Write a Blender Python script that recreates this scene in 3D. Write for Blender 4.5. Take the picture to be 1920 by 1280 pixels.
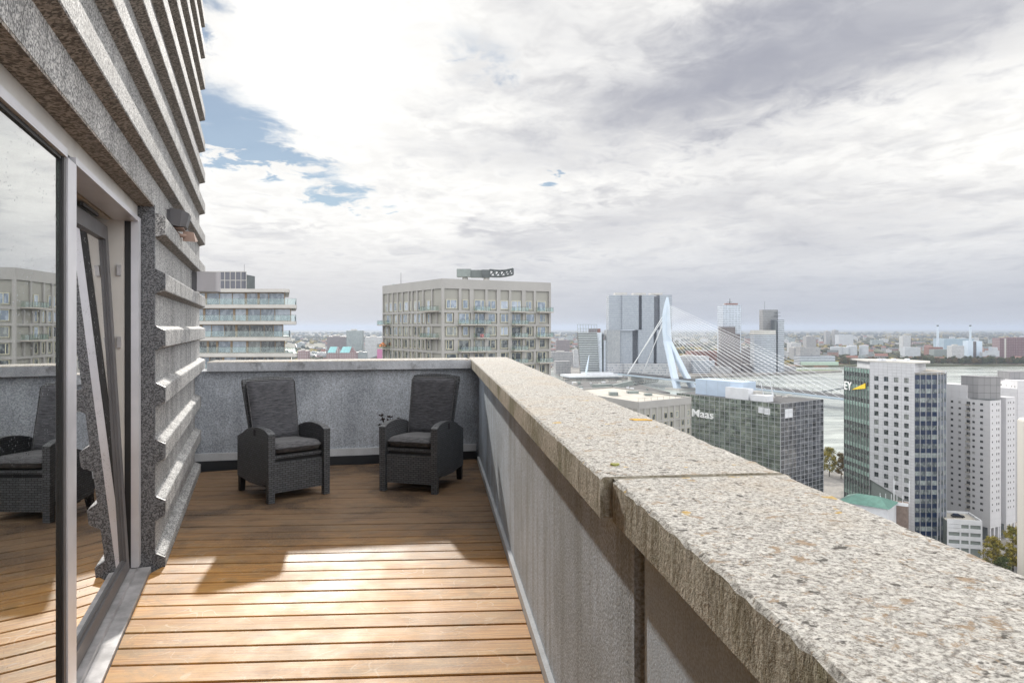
import bpy, math, random
import numpy as np
from mathutils import Vector, Matrix

R = math.radians
sin, cos, tan = math.sin, math.cos, math.tan
rnd = random.Random(7)
S = bpy.context.scene
C = S.collection
for o in list(bpy.data.objects):
    bpy.data.objects.remove(o)

# ------------------------------------------------------------------ camera
EYE, F, HOR = 1.6, 1281.0, 613.5          # eye height, focal length and horizon in pixels of the 1920 wide photograph
cam = bpy.data.cameras.new('camera')
cam.lens = F / 1920 * 36
cam.sensor_width = 36
cam.shift_y = -(640 - HOR) / 1920
cam.clip_start, cam.clip_end = 0.05, 60000
camo = bpy.data.objects.new('camera', cam)
camo.location = (0, 0, EYE)
camo.rotation_euler = (R(90), 0, 0)
C.objects.link(camo)
S.camera = camo

# ------------------------------------------------------------------ node helper
class G:
    def __init__(s, tree):
        s.t = tree
        tree.nodes.clear()
    def set(s, inp, v):
        if isinstance(v, bpy.types.NodeSocket):
            s.t.links.new(v, inp)
        elif v is not None:
            if inp.type == 'RGBA' and len(v) == 3:
                v = (*v, 1)
            inp.default_value = v
    def node(s, typ, ins=None, **props):
        n = s.t.nodes.new(typ)
        for k, v in props.items():
            setattr(n, k, v)
        for k, v in (ins or {}).items():
            s.set(n.inputs[k], v)
        return n
    def m(s, op, a, b=None, c=None, clamp=False):
        n = s.t.nodes.new('ShaderNodeMath')
        n.operation = op
        n.use_clamp = clamp
        for i, v in enumerate((a, b, c)):
            if v is not None:
                s.set(n.inputs[i], v)
        return n.outputs[0]
    def vm(s, op, a, b=None, scale=None):
        n = s.t.nodes.new('ShaderNodeVectorMath')
        n.operation = op
        s.set(n.inputs[0], a)
        if b is not None:
            s.set(n.inputs[1], b)
        if scale is not None:
            s.set(n.inputs['Scale'], scale)
        return n.outputs[1] if op in ('LENGTH', 'DISTANCE', 'DOT_PRODUCT') else n.outputs[0]
    def mix(s, f, a, b, blend='MIX'):
        n = s.t.nodes.new('ShaderNodeMix')
        n.data_type = 'RGBA'
        n.blend_type = blend
        n.clamp_factor = True
        s.set(n.inputs[0], f)
        s.set(n.inputs[6], a)
        s.set(n.inputs[7], b)
        return n.outputs[2]
    def mr(s, v, a, b, c=0.0, d=1.0, smooth=True):
        n = s.t.nodes.new('ShaderNodeMapRange')
        n.interpolation_type = 'SMOOTHSTEP' if smooth else 'LINEAR'
        for i, x in enumerate((v, a, b, c, d)):
            s.set(n.inputs[i], x)
        return n.outputs[0]
    def noise(s, vec, scale, detail=3, rough=.5, dist=0.0):
        n = s.node('ShaderNodeTexNoise', {'Vector': vec, 'Scale': scale, 'Detail': detail, 'Roughness': rough, 'Distortion': dist})
        return n.outputs[0]
    def vor(s, vec, scale, feature='F1', out=0, rand=1.0):
        n = s.node('ShaderNodeTexVoronoi', {'Vector': vec, 'Scale': scale, 'Randomness': rand}, feature=feature)
        return n.outputs[out]
    def white(s, vec):
        return s.node('ShaderNodeTexWhiteNoise', {'Vector': vec}, noise_dimensions='3D').outputs[0]
    def scale(s, vec, sc):
        return s.vm('MULTIPLY', vec, sc)
    def sep(s, vec):
        return s.node('ShaderNodeSeparateXYZ', {0: vec}).outputs
    def comb(s, x, y, z):
        return s.node('ShaderNodeCombineXYZ', {0: x, 1: y, 2: z}).outputs[0]
    def coord(s, which='Object'):
        return s.node('ShaderNodeTexCoord').outputs[which]
    def bump(s, h, strength=.3, dist=.01):
        return s.node('ShaderNodeBump', {'Height': h, 'Strength': strength, 'Distance': dist}).outputs[0]
    def pbr(s, col, rough=.7, normal=None, metal=0.0, spec=.5, **kw):
        p = s.node('ShaderNodeBsdfPrincipled')
        s.set(p.inputs['Base Color'], col)
        s.set(p.inputs['Roughness'], rough)
        s.set(p.inputs['Metallic'], metal)
        s.set(p.inputs['Specular IOR Level'], spec)
        if normal is not None:
            s.set(p.inputs['Normal'], normal)
        for k, v in kw.items():
            s.set(p.inputs[k], v)
        return p.outputs[0]
    def out(s, sh, typ='ShaderNodeOutputMaterial', sock='Surface'):
        o = s.t.nodes.new(typ)
        s.t.links.new(sh, o.inputs[sock])

# ------------------------------------------------------------------ world: sky, broken cloud
SUN_AZ, SUN_EL = R(16.0), R(21.2)         # sun to the left of the view direction
def pixdir(px, py):
    v = Vector(((px - 960) / F, 1, (HOR - py) / F))
    return v.normalized()
world = bpy.data.worlds.new('World')
S.world = world
world.use_nodes = True
g = G(world.node_tree)
d = g.coord('Generated')
dx, dy, dz = g.sep(d)
sky = g.node('ShaderNodeTexSky', sky_type='NISHITA', sun_disc=False, sun_elevation=SUN_EL, sun_rotation=-SUN_AZ, air_density=1.0, dust_density=0.0, ozone_density=1.6)
zc = g.m('ADD', g.m('MAXIMUM', dz, 0.0), .11)
p = g.comb(g.m('DIVIDE', dx, zc), g.m('DIVIDE', dy, zc), 0.0)
warp = g.node('ShaderNodeTexNoise', {'Vector': p, 'Scale': 1.1, 'Detail': 4}).outputs[1]
pw = g.vm('ADD', p, g.vm('SCALE', g.vm('SUBTRACT', warp, (.5, .5, .5)), scale=.55))
n_big = g.noise(pw, .75, 8, .56, .2)
n_mid = g.noise(g.scale(pw, (1.0, .8, 1)), 2.3, 9, .6, .35)
n_fine = g.noise(g.scale(p, (1, .9, 1)), 6.5, 7, .62, .5)
n_streak = g.noise(g.vm('ADD', g.scale(g.comb(g.m('ADD', dx, g.m('MULTIPLY', dz, .9)), dy, dz), (2.2, 1.0, 9.0)), (3.1, 0, 0)), 1.6, 6, .55, .4)
wob = g.m('MULTIPLY', g.m('SUBTRACT', n_mid, .5), .30)
wob2 = g.m('MULTIPLY', g.m('SUBTRACT', n_fine, .5), .10)
def blob(px, py, sx, sy, tilt=0.0, wobble=1.0):
    c = pixdir(px, py)
    ax = g.m('SUBTRACT', g.m('ADD', dx, g.m('MULTIPLY', wob, wobble)), c.x)
    az = g.m('SUBTRACT', g.m('ADD', dz, g.m('MULTIPLY', wob2, wobble)), c.z)
    if tilt:
        ct, st = cos(tilt), sin(tilt)
        ax, az = g.m('ADD', g.m('MULTIPLY', ax, ct), g.m('MULTIPLY', az, st)), g.m('SUBTRACT', g.m('MULTIPLY', az, ct), g.m('MULTIPLY', ax, st))
    a = g.m('DIVIDE', ax, sx / F)
    b = g.m('DIVIDE', az, sy / F)
    r2 = g.m('ADD', g.m('MULTIPLY', a, a), g.m('MULTIPLY', b, b))
    e = g.m('EXPONENT', g.m('MULTIPLY', r2, -1.0))
    return g.m('MULTIPLY', e, g.m('GREATER_THAN', dy, 0.0))
def addup(*a):
    r = a[0]
    for x in a[1:]:
        r = g.m('ADD', r, x)
    return r
sund = Vector((-sin(SUN_AZ) * cos(SUN_EL), cos(SUN_AZ) * cos(SUN_EL), sin(SUN_EL)))
sdot = g.m('MAXIMUM', g.vm('DOT_PRODUCT', d, tuple(sund)), 0.0)
glow_w = g.m('POWER', sdot, 70.0)
glow_n = g.m('POWER', sdot, 420.0)
# how thick and grey the cloud is
dark = addup(
    g.m('MULTIPLY', blob(1330, 160, 260, 80, R(14), 1.6), 1.1),
    g.m('MULTIPLY', blob(1660, 20, 400, 95, R(12), 1.6), 1.0),
    g.m('MULTIPLY', blob(1230, 385, 210, 38, R(10), 1.4), .42),
    g.m('MULTIPLY', blob(1560, 400, 420, 60, R(4), 1.4), .30),
    g.m('MULTIPLY', blob(930, 455, 130, 28, 0, 1.5), .45),
    g.m('MULTIPLY', blob(560, 445, 95, 24, 0, 1.5), .45),
    g.m('MULTIPLY', blob(780, 265, 130, 30, 0, 1.5), .32),
    g.m('MULTIPLY', blob(870, 130, 70, 30, 0, 1.5), .22),
    g.m('MULTIPLY', g.mr(n_mid, .46, .70), .42),
    g.m('MULTIPLY', g.mr(n_fine, .48, .72), .22),
    g.m('MULTIPLY', g.mr(n_big, .45, .7), .22),
    g.m('MULTIPLY', g.m('SUBTRACT', n_streak, .52), 1.5))
dark = g.m('SUBTRACT', 1.0, g.m('EXPONENT', g.m('MULTIPLY', g.m('MAXIMUM', g.m('SUBTRACT', dark, g.m('MULTIPLY', glow_w, .5)), 0.0), -.80)))
bright = g.mix(g.mr(n_fine, .35, .62), (.92, .91, .89), (1.04, 1.03, 1.0))
cloud = g.mix(dark, bright, (.28, .295, .375))
horiz = g.mr(dz, .015, .17, 1.0, 0.0)
side = g.mr(dx, -.35, .35)
hcol = g.mix(side, (.62, .62, .645), (.475, .505, .58))
cloud = g.mix(g.m('MULTIPLY', horiz, .88), cloud, hcol)
cloud = g.mix(g.m('MULTIPLY', glow_w, .6), cloud, (.95, .94, .92))
cloud = g.vm('ADD', cloud, g.vm('SCALE', (1.0, .96, .9), scale=g.m('MULTIPLY', glow_n, .7)))
# cloud beside, above and behind the view brightened as added fill light
cloud = g.vm('SCALE', cloud, scale=g.mr(dy, .05, .74, 2.35, 1.0))
# openings where blue shows
hole = addup(
    g.m('MULTIPLY', blob(415, 225, 100, 62, R(-14)), 1.25),
    g.m('MULTIPLY', blob(640, 362, 70, 24, R(-8)), 1.05),
    g.m('MULTIPLY', blob(1030, 336, 26, 13), 1.0),
    g.m('MULTIPLY', blob(400, 25, 60, 40), 1.0),
    g.m('MULTIPLY', blob(500, 295, 95, 15, R(-8)), .9),
    g.m('MULTIPLY', blob(900, 95, 110, 50, R(-20)), .60))
hole = g.m('ADD', hole, g.m('MULTIPLY', g.m('SUBTRACT', n_fine, .5), 1.2))
hole = g.mr(hole, .30, .98)
veil = g.m('MULTIPLY', hole, .80)
bg_sky = g.node('ShaderNodeBackground', {'Color': sky.outputs[0], 'Strength': .072})
bg_cl = g.node('ShaderNodeBackground', {'Color': cloud, 'Strength': 1.0})
mixs = g.node('ShaderNodeMixShader', {0: veil, 1: bg_cl.outputs[0], 2: bg_sky.outputs[0]})
g.out(mixs.outputs[0], 'ShaderNodeOutputWorld')

sl = bpy.data.lights.new('sun', 'SUN')
sl.energy = 4.2
sl.angle = R(1.0)
sl.color = (1.0, .95, .87)
so = bpy.data.objects.new('sun', sl)
so.rotation_euler = (-sund).to_track_quat('-Z', 'Y').to_euler()
so.location = (0, 0, 60)
C.objects.link(so)

S.view_settings.view_transform = 'Standard'
S.view_settings.look = 'None'
S.view_settings.exposure = 0.05
S.view_settings.gamma = 1
S.render.engine = 'CYCLES'
try:
    S.cycles.use_denoising = True
    S.cycles.max_bounces = 8
    S.cycles.transparent_max_bounces = 12
    S.cycles.caustics_reflective = False
    S.cycles.caustics_refractive = False
    S.cycles.sample_clamp_indirect = 4
except Exception:
    pass

# ------------------------------------------------------------------ mesh helper
class MB:
    def __init__(s):
        s.v, s.f, s.mi, s.uv = [], [], [], []
    def quad(s, pts, mi=0, uv=None):
        b = len(s.v)
        s.v += [tuple(p) for p in pts]
        s.f.append(tuple(range(b, b + len(pts))))
        s.mi.append(mi)
        s.uv += list(uv) if uv else [(p[0], p[1]) for p in pts]
    def hexa(s, c, mi=0, uvs=(1, 1, 1)):
        # c: 8 corners, bottom loop 0-3 counter-clockwise seen from above, then top loop 4-7; uvs: lengths along u, d, z
        L = [(c[0], c[3], c[2], c[1]), (c[4], c[5], c[6], c[7]), (c[0], c[1], c[5], c[4]), (c[1], c[2], c[6], c[5]), (c[2], c[3], c[7], c[6]), (c[3], c[0], c[4], c[7])]
        for q in L:
            s.quad(q, mi)
    def box(s, x0, x1, y0, y1, z0, z1, mi=0):
        FR(( 0, 0), (1, 0)).box(s, x0, x1, z0, z1, -y1, -y0, mi)
    def prism(s, poly, z0, z1, mi=0, mtop=None):
        # poly counter-clockwise seen from above
        n = len(poly)
        acc = 0
        for i in range(n):
            a, b = poly[i], poly[(i + 1) % n]
            l = math.hypot(b[0] - a[0], b[1] - a[1])
            s.quad([(a[0], a[1], z0), (b[0], b[1], z0), (b[0], b[1], z1), (a[0], a[1], z1)], mi, [(acc, z0), (acc + l, z0), (acc + l, z1), (acc, z1)])
            acc += l
        s.quad([(q[0], q[1], z1) for q in poly], mi if mtop is None else mtop)
        s.quad([(q[0], q[1], z0) for q in reversed(poly)], mi)
    def tube(s, pts, r, n=8, mi=0, caps=True):
        pts = [Vector(p) for p in pts]
        rs = r if isinstance(r, (list, tuple)) else [r] * len(pts)
        rings = []
        for i, q in enumerate(pts):
            t = (pts[min(i + 1, len(pts) - 1)] - pts[max(i - 1, 0)]).normalized()
            a = Vector((0, 0, 1)) if abs(t.z) < .9 else Vector((1, 0, 0))
            x = t.cross(a).normalized()
            y = x.cross(t)
            rings.append([q + (x * cos(2 * math.pi * k / n) + y * sin(2 * math.pi * k / n)) * rs[i] for k in range(n)])
        for i in range(len(rings) - 1):
            for k in range(n):
                s.quad([rings[i][k], rings[i + 1][k], rings[i + 1][(k + 1) % n], rings[i][(k + 1) % n]], mi)
        if caps:
            s.quad(list(reversed(rings[0])), mi)
            s.quad(rings[-1], mi)
    def build(s, name, mats, parent=None, loc=None, smooth=False, weld=False):
        me = bpy.data.meshes.new(name)
        off = Vector((0, 0, 0))
        if parent is not None:
            w = parent
            while w is not None:
                off += Vector(w.location)
                w = w.parent
        if loc is not None:
            off += Vector(loc)
        vv = [(v[0] - off.x, v[1] - off.y, v[2] - off.z) for v in s.v]
        me.from_pydata(vv, [], s.f)
        if not isinstance(mats, (list, tuple)):
            mats = [mats]
        for m in mats:
            me.materials.append(m)
        me.polygons.foreach_set('material_index', s.mi)
        ul = me.uv_layers.new(name='UVMap')
        ul.data.foreach_set('uv', np.array(s.uv, dtype=np.float32).ravel())
        if weld:
            import bmesh
            bm = bmesh.new()
            bm.from_mesh(me)
            bmesh.ops.remove_doubles(bm, verts=bm.verts, dist=1e-4)
            bm.to_mesh(me)
            bm.free()
        if smooth:
            me.polygons.foreach_set('use_smooth', [True] * len(me.polygons))
        me.update()
        o = bpy.data.objects.new(name, me)
        C.objects.link(o)
        o.parent = parent
        if loc is not None:
            o.location = loc
        return o

class FR:
    """vertical facade plane from P0 to P1 (left to right seen from outside); u along it, d outwards, z up"""
    def __init__(s, P0, P1):
        s.P = Vector((P0[0], P0[1]))
        e = Vector((P1[0] - P0[0], P1[1] - P0[1]))
        s.L = e.length
        s.e = e / s.L
        s.n = Vector((s.e.y, -s.e.x))
    def pt(s, u, z, d=0.0):
        q = s.P + s.e * u + s.n * d
        return (q.x, q.y, z)
    def u(s, px):
        r = (px - 960) / F
        return (s.P.x - r * s.P.y) / (r * s.e.y - s.e.x)
    def z(s, px, py):
        return EYE + (HOR - py) / F * (s.P.y + s.e.y * s.u(px))
    def box(s, mb, u0, u1, z0, z1, d0, d1, mi=0):
        p = s.pt
        a = [p(u0, z0, d1), p(u1, z0, d1), p(u1, z0, d0), p(u0, z0, d0), p(u0, z1, d1), p(u1, z1, d1), p(u1, z1, d0), p(u0, z1, d0)]
        def q(i, uv):
            mb.quad([a[k] for k in i], mi, uv)
        q((0, 1, 5, 4), [(u0, z0), (u1, z0), (u1, z1), (u0, z1)])
        q((2, 3, 7, 6), [(u1, z0), (u0, z0), (u0, z1), (u1, z1)])
        q((1, 2, 6, 5), [(d1, z0), (d0, z0), (d0, z1), (d1, z1)])
        q((3, 0, 4, 7), [(d0, z0), (d1, z0), (d1, z1), (d0, z1)])
        q((4, 5, 6, 7), [(u0, d1), (u1, d1), (u1, d0), (u0, d0)])
        q((3, 2, 1, 0), [(u0, d0), (u1, d0), (u1, d1), (u0, d1)])
    def frame(s, mb, u0, u1, z0, z1, d0, d1, w, mi=0):
        s.box(mb, u0, u1, z0, z0 + w, d0, d1, mi)
        s.box(mb, u0, u1, z1 - w, z1, d0, d1, mi)
        s.box(mb, u0, u0 + w, z0 + w, z1 - w, d0, d1, mi)
        s.box(mb, u1 - w, u1, z0 + w, z1 - w, d0, d1, mi)

def empty(name, label, cat, loc, group=None, rz=0.0):
    o = bpy.data.objects.new(name, None)
    o.empty_display_size = .2
    o.location = loc
    o.rotation_euler = (0, 0, rz)
    C.objects.link(o)
    o['label'] = label
    o['category'] = cat
    if group:
        o['group'] = group
    return o
def tag(o, label, cat, group=None):
    o['label'] = label
    o['category'] = cat
    if group:
        o['group'] = group
    return o
def kind(o, k, label=None):
    o['kind'] = k
    if label:
        o['label'] = label
    return o
def gx(px, py, z=0.0):
    """point where the sight line of a pixel meets the level z"""
    h = EYE - z
    k = h / (py - HOR)
    return ((px - 960) * k, F * k)
def at(px, py, Y):
    return Vector(((px - 960) / F * Y, Y, EYE + (HOR - py) / F * Y))
def X_at(px, Y):
    return (px - 960) / F * Y
def Z_at(py, Y):
    return EYE + (HOR - py) / F * Y
def text_mesh(body, size, depth):
    cu = bpy.data.curves.new('lettering', 'FONT')
    cu.body = body
    cu.size = size
    cu.extrude = depth
    cu.offset = size * .008
    cu.resolution_u = 3
    o = bpy.data.objects.new('lettering', cu)
    C.objects.link(o)
    dg = bpy.context.evaluated_depsgraph_get()
    me = bpy.data.meshes.new_from_object(o.evaluated_get(dg))
    bpy.data.objects.remove(o)
    return me

# ------------------------------------------------------------------ materials
def material(name):
    m = bpy.data.materials.new(name)
    m.use_nodes = True
    return m, G(m.node_tree)
def plain(name, col, rough=.6, metal=0.0, var=.12, scale=3.0, spec=.5):
    m, g = material(name)
    c = g.coord()
    n = g.noise(c, scale, 5, .6)
    k = g.mr(n, .3, .7, 1 - var, 1 + var)
    g.out(g.pbr(g.vm('SCALE', col, scale=k), g.mr(n, .2, .8, rough * .88, min(1, rough * 1.12)), metal=metal, spec=spec))
    return m
def concrete(name, col, stain, streak=.5, speck=.35, bump=.35, fine=140.0, spots=None):
    m, g = material(name)
    c = g.coord()
    big = g.noise(c, 1.6, 6, .6, .3)
    st = g.noise(g.scale(c, (9, 9, .55)), 1.0, 6, .62, .2)
    fi = g.noise(c, fine, 2, .6)
    fv = g.vor(c, fine * .55)
    a = g.mix(g.m('MULTIPLY', g.mr(big, .35, .68), .55), col, stain)
    a = g.mix(g.m('MULTIPLY', g.mr(st, .42, .68), streak), a, stain)
    k = g.m('ADD', g.mr(fi, .3, .7, 1 - speck, 1 + speck), g.m('MULTIPLY', g.m('SUBTRACT', fv, .4), speck * .7))
    a = g.vm('SCALE', a, scale=k)
    if spots:
        a = g.mix(g.m('MULTIPLY', g.mr(g.noise(c, 2.4, 5, .7), .58, .7), .6), a, spots)
    h = g.m('ADD', fi, g.m('MULTIPLY', big, 1.5))
    g.out(g.pbr(a, .85, g.bump(h, bump, .004), spec=.3))
    return m

def m_wood():
    m, g = material('deck_wood')
    c = g.coord()
    x, y, z = g.sep(c)
    bid = g.m('FLOOR', g.m('DIVIDE', y, PITCH))
    rv = g.white(g.comb(bid, 0.0, 0.0))
    rv2 = g.white(g.comb(bid, 5.0, 0.0))
    off = g.comb(g.m('MULTIPLY', rv, 37.0), g.m('MULTIPLY', rv2, 11.0), 0.0)
    cc = g.vm('ADD', c, off)
    grain = g.noise(g.scale(cc, (3.0, 70, 40)), 1.0, 6, .65, .6)
    grain2 = g.noise(g.scale(cc, (.8, 16, 9)), 1.0, 4, .6, 1.2)
    base = g.mix(g.mr(grain, .3, .7), (.32, .14, .036), (.55, .275, .072))
    base = g.mix(g.m('MULTIPLY', g.mr(grain2, .4, .7), .45), base, (.58, .33, .10))
    base = g.vm('SCALE', base, scale=g.mr(rv, 0, 1, .84, 1.14, smooth=False))
    # worn grey patches and rub marks
    pat = g.noise(g.scale(cc, (1.3, 3.2, 1)), 1.5, 7, .66, .5)
    worn = g.mr(pat, .52, .68)
    base = g.mix(g.m('MULTIPLY', worn, .62), base, (.46, .29, .12))
    pat2 = g.noise(g.scale(c, (1.6, 3.4, 1)), 3.4, 8, .72, .8)
    base = g.mix(g.m('MULTIPLY', g.mr(pat2, .585, .70), .5), base, (.62, .50, .35))
    drt = g.noise(g.vm('ADD', g.scale(c, (1.0, 1.8, 1)), (9, 2, 0)), 2.0, 8, .72, 1.0)
    base = g.mix(g.m('MULTIPLY', g.mr(drt, .50, .64), .55), base, (.27, .165, .065))
    # scratches
    scr = g.vor(g.vm('ADD', g.scale(c, (1.0, 1.7, 1)), g.vm('SCALE', g.node('ShaderNodeTexNoise', {'Vector': c, 'Scale': 2.5, 'Detail': 2}).outputs[1], scale=.8)), 2.6, 'DISTANCE_TO_EDGE')
    base = g.mix(g.m('MULTIPLY', g.mr(scr, .004, .016, 1, 0), g.mr(pat2, .42, .6, 0, .5)), base, (.62, .48, .33))
    base = g.mix(g.mr(g.m('ADD', y, g.m('MULTIPLY', pat2, 1.6)), 5.0, 6.6, 0, .80), base, g.vm('SCALE', (.135, .098, .072), scale=g.mr(grain, .3, .7, .7, 1.3)))  # parapet shade painted in: far boards darker and greyer, along with some weathering
    # mildew and damp marks
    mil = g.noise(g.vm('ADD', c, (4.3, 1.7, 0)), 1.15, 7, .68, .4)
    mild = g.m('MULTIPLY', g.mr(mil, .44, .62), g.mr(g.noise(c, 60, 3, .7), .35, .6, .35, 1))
    # mildew set heavier on the far boards, deepening the painted shade
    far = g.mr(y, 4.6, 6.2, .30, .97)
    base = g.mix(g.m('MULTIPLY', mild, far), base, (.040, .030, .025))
    # knots
    kn = g.vor(g.scale(cc, (1.5, 6.5, 1)), 1.0)
    base = g.mix(g.mr(kn, .035, .075, .8, 0), base, (.24, .13, .03))
    rough = g.mr(g.noise(c, 3.0, 5, .6), .3, .7, .54, .64)
    h = g.m('ADD', grain, g.m('MULTIPLY', grain2, .6))
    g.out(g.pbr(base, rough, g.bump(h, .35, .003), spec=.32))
    return m
PITCH = .1755

def m_granite(name, lo, hi, rough, contrast=1.0, sc=1.0, streak=True):
    m, g = material(name)
    c = g.coord()
    v1 = g.vor(c, 150 * sc, out=1)
    r1 = g.sep(v1)[0]
    n1 = g.noise(c, 95 * sc, 4, .7)
    k = g.m('ADD', g.m('MULTIPLY', r1, .55), g.m('MULTIPLY', n1, .75))
    col = g.mix(g.mr(k, .42, .92), lo, hi)
    col = g.mix(g.mr(g.vor(g.vm('ADD', c, (3, 1, 2)), 70 * sc), .18, .26, .75 * contrast, 0), col, tuple(x * .35 for x in lo))
    if streak:
        st = g.noise(g.scale(c, (7, 7, .5)), 1.0, 6, .6, .2)
        big = g.noise(c, 1.3, 4, .6)
        col = g.vm('SCALE', col, scale=g.m('MULTIPLY', g.mr(st, .35, .68, 1.12, .74), g.mr(big, .3, .7, .9, 1.1)))
    h = g.m('ADD', g.noise(c, 160 * sc, 3, .7), g.m('MULTIPLY', g.noise(c, 28, 3, .6), .8))
    g.out(g.pbr(col, rough, g.bump(h, .45 if rough > .5 else .05, .004), spec=.4))
    return m

def m_coping():
    m, g = material('coping_stone')
    c = g.coord()
    n1 = g.noise(c, 130, 4, .75)
    n2 = g.noise(g.scale(c, (1, 1, 1)), 75, 5, .78, .3)
    v = g.vor(c, 120, out=1)
    col = g.mix(g.mr(n1, .34, .62), (.175, .16, .145), (.55, .53, .495))
    col = g.mix(g.m('MULTIPLY', g.mr(n2, .50, .66), .8), col, (.62, .605, .58))
    col = g.vm('SCALE', col, scale=g.mr(g.sep(v)[0], 0, 1, .8, 1.15, smooth=False))
    br = g.noise(c, 26, 5, .75, .5)
    col = g.mix(g.m('MULTIPLY', g.mr(br, .56, .66), .8), col, (.28, .19, .11))
    blk = g.noise(g.vm('ADD', c, (7, 3, 1)), 34, 3, .6)
    col = g.mix(g.m('MULTIPLY', g.mr(blk, .61, .68), .85), col, (.05, .045, .04))
    big = g.noise(c, 2.2, 5, .65)
    col = g.mix(g.m('MULTIPLY', g.mr(big, .5, .68), .35), col, (.42, .34, .25))
    yl = g.noise(g.vm('ADD', c, (1, 9, 4)), 11, 3, .6)
    col = g.mix(g.m('MULTIPLY', g.mr(yl, .69, .73), .8), col, (.46, .30, .06))
    h = g.m('ADD', g.m('MULTIPLY', n1, 1.0), g.m('MULTIPLY', n2, 1.0))
    g.out(g.pbr(col, .9, g.bump(h, .6, .005), spec=.25))
    return m
def m_moss_face():
    m, g = material('coping_side_mossy')
    c = g.coord()
    st = g.noise(g.scale(c, (24, 24, 5.5)), 1.0, 7, .72, .6)
    big = g.noise(c, 2.6, 5, .65)
    n1 = g.noise(c, 90, 4, .7)
    col = g.mix(g.mr(n1, .3, .7), (.36, .325, .26), (.62, .58, .50))
    col = g.mix(g.m('MULTIPLY', g.mr(st, .44, .66), .72), col, (.17, .14, .08))
    col = g.mix(g.m('MULTIPLY', g.mr(big, .48, .66), .7), col, (.15, .145, .06))
    g.out(g.pbr(col, .95, g.bump(g.m('ADD', n1, st), .8, .008), spec=.2))
    return m
def m_weave():
    m, g = material('woven_wicker')
    uv = g.node('ShaderNodeUVMap').outputs[0]
    b = g.node('ShaderNodeTexBrick', {'Vector': uv, 'Color1': (.9, .9, .9, 1), 'Color2': (.55, .55, .55, 1), 'Mortar': (0, 0, 0, 1), 'Scale': 1.0, 'Mortar Size': .0032, 'Mortar Smooth': .5, 'Brick Width': .052, 'Row Height': .020}, offset=.5)
    f = b.outputs[0]
    k = g.sep(f)[0]
    col = g.mix(k, (.012, .013, .015), (.13, .137, .15))
    g.out(g.pbr(col, .42, g.bump(k, 1.0, .004), spec=.5))
    return m
def m_fabric():
    m, g = material('slub_fabric')
    c = g.coord()
    n = g.noise(g.scale(c, (14, 14, 160)), 1.0, 5, .65, .3)
    n2 = g.noise(g.scale(c, (40, 40, 420)), 1.0, 3, .6)
    k = g.m('ADD', g.m('MULTIPLY', n, .7), g.m('MULTIPLY', n2, .3))
    col = g.mix(g.mr(k, .36, .66), (.034, .035, .041), (.115, .116, .13))
    w = g.noise(c, 9, 3, .6)
    g.out(g.pbr(col, .88, g.bump(g.m('ADD', k, g.m('MULTIPLY', w, 3.0)), .35, .006), spec=.25, **{'Sheen Weight': .15}))
    return m
def m_fab_seat():
    m, g = material('slub_fabric_seat')
    c = g.coord()
    n = g.noise(g.scale(c, (14, 150, 14)), 1.0, 5, .65, .3)
    n2 = g.noise(g.scale(c, (40, 400, 200)), 1.0, 3, .6)
    k = g.m('ADD', g.m('MULTIPLY', n, .7), g.m('MULTIPLY', n2, .3))
    col = g.mix(g.mr(k, .36, .66), (.042, .042, .048), (.14, .14, .148))
    w = g.noise(c, 9, 3, .6)
    g.out(g.pbr(col, .88, g.bump(g.m('ADD', k, g.m('MULTIPLY', w, 3.0)), .35, .006), spec=.25, **{'Sheen Weight': .15}))
    return m
def m_glass(name, tint, refl=1.0, rough=0.0, bump=0.0, drops=False):
    """a real pane: mirror by angle, the rest passes through with a slight tint"""
    m, g = material(name)
    c = g.coord()
    nrm = None
    if drops:
        v = g.vor(c, 55)
        h = g.mr(v, .0, .22, 1, 0)
        h = g.m('MULTIPLY', h, g.mr(g.noise(c, 7, 3, .6), .5, .62))
        nrm = g.bump(h, .25, .003)
    elif bump:
        nrm = g.bump(g.noise(c, bump, 2, .5), .12, .05)
    gl = g.node('ShaderNodeBsdfGlossy', {'Color': (1, 1, 1, 1), 'Roughness': rough})
    bf = g.node('ShaderNodeNewGeometry').outputs['Backfacing']
    fr = g.node('ShaderNodeFresnel', {'IOR': g.m('ADD', 1.55, g.m('MULTIPLY', bf, 1 / 1.55 - 1.55))})
    if nrm is not None:
        g.set(gl.inputs['Normal'], nrm)
    tr = g.node('ShaderNodeBsdfTransparent', {'Color': (*tint, 1)})
    k = g.m('MULTIPLY', g.m('POWER', fr.outputs[0], .36), refl, clamp=True)
    mx = g.node('ShaderNodeMixShader', {0: k, 1: tr.outputs[0], 2: gl.outputs[0]})
    g.out(mx.outputs[0])
    return m
def m_window(name, dark, light, amount=.35, rough=.06, spec=.8, wave=0.0):
    """window glass of the towers: dark room or pale curtain behind, differing from window to window"""
    m, g = material(name)
    c = g.coord()
    oi = g.node('ShaderNodeObjectInfo')
    r = oi.outputs['Random']
    uv = g.node('ShaderNodeUVMap').outputs[0]
    n = g.noise(g.vm('ADD', g.scale(uv, (1.2, .6, 1)), g.comb(g.m('MULTIPLY', r, 50.0), r, 0.0)), 1.0, 3, .6)
    k = g.m('ADD', g.mr(n, .45, .62, 0, .6), g.m('MULTIPLY', g.m('GREATER_THAN', r, 1 - amount), .6), clamp=True)
    col = g.mix(k, dark, light)
    nr = g.bump(g.noise(g.scale(uv, (.55, .9, 1)), 1.0, 1, .5), .12 if not wave else wave, .3)
    g.out(g.pbr(col, rough, nr, spec=spec))
    return m
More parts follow.
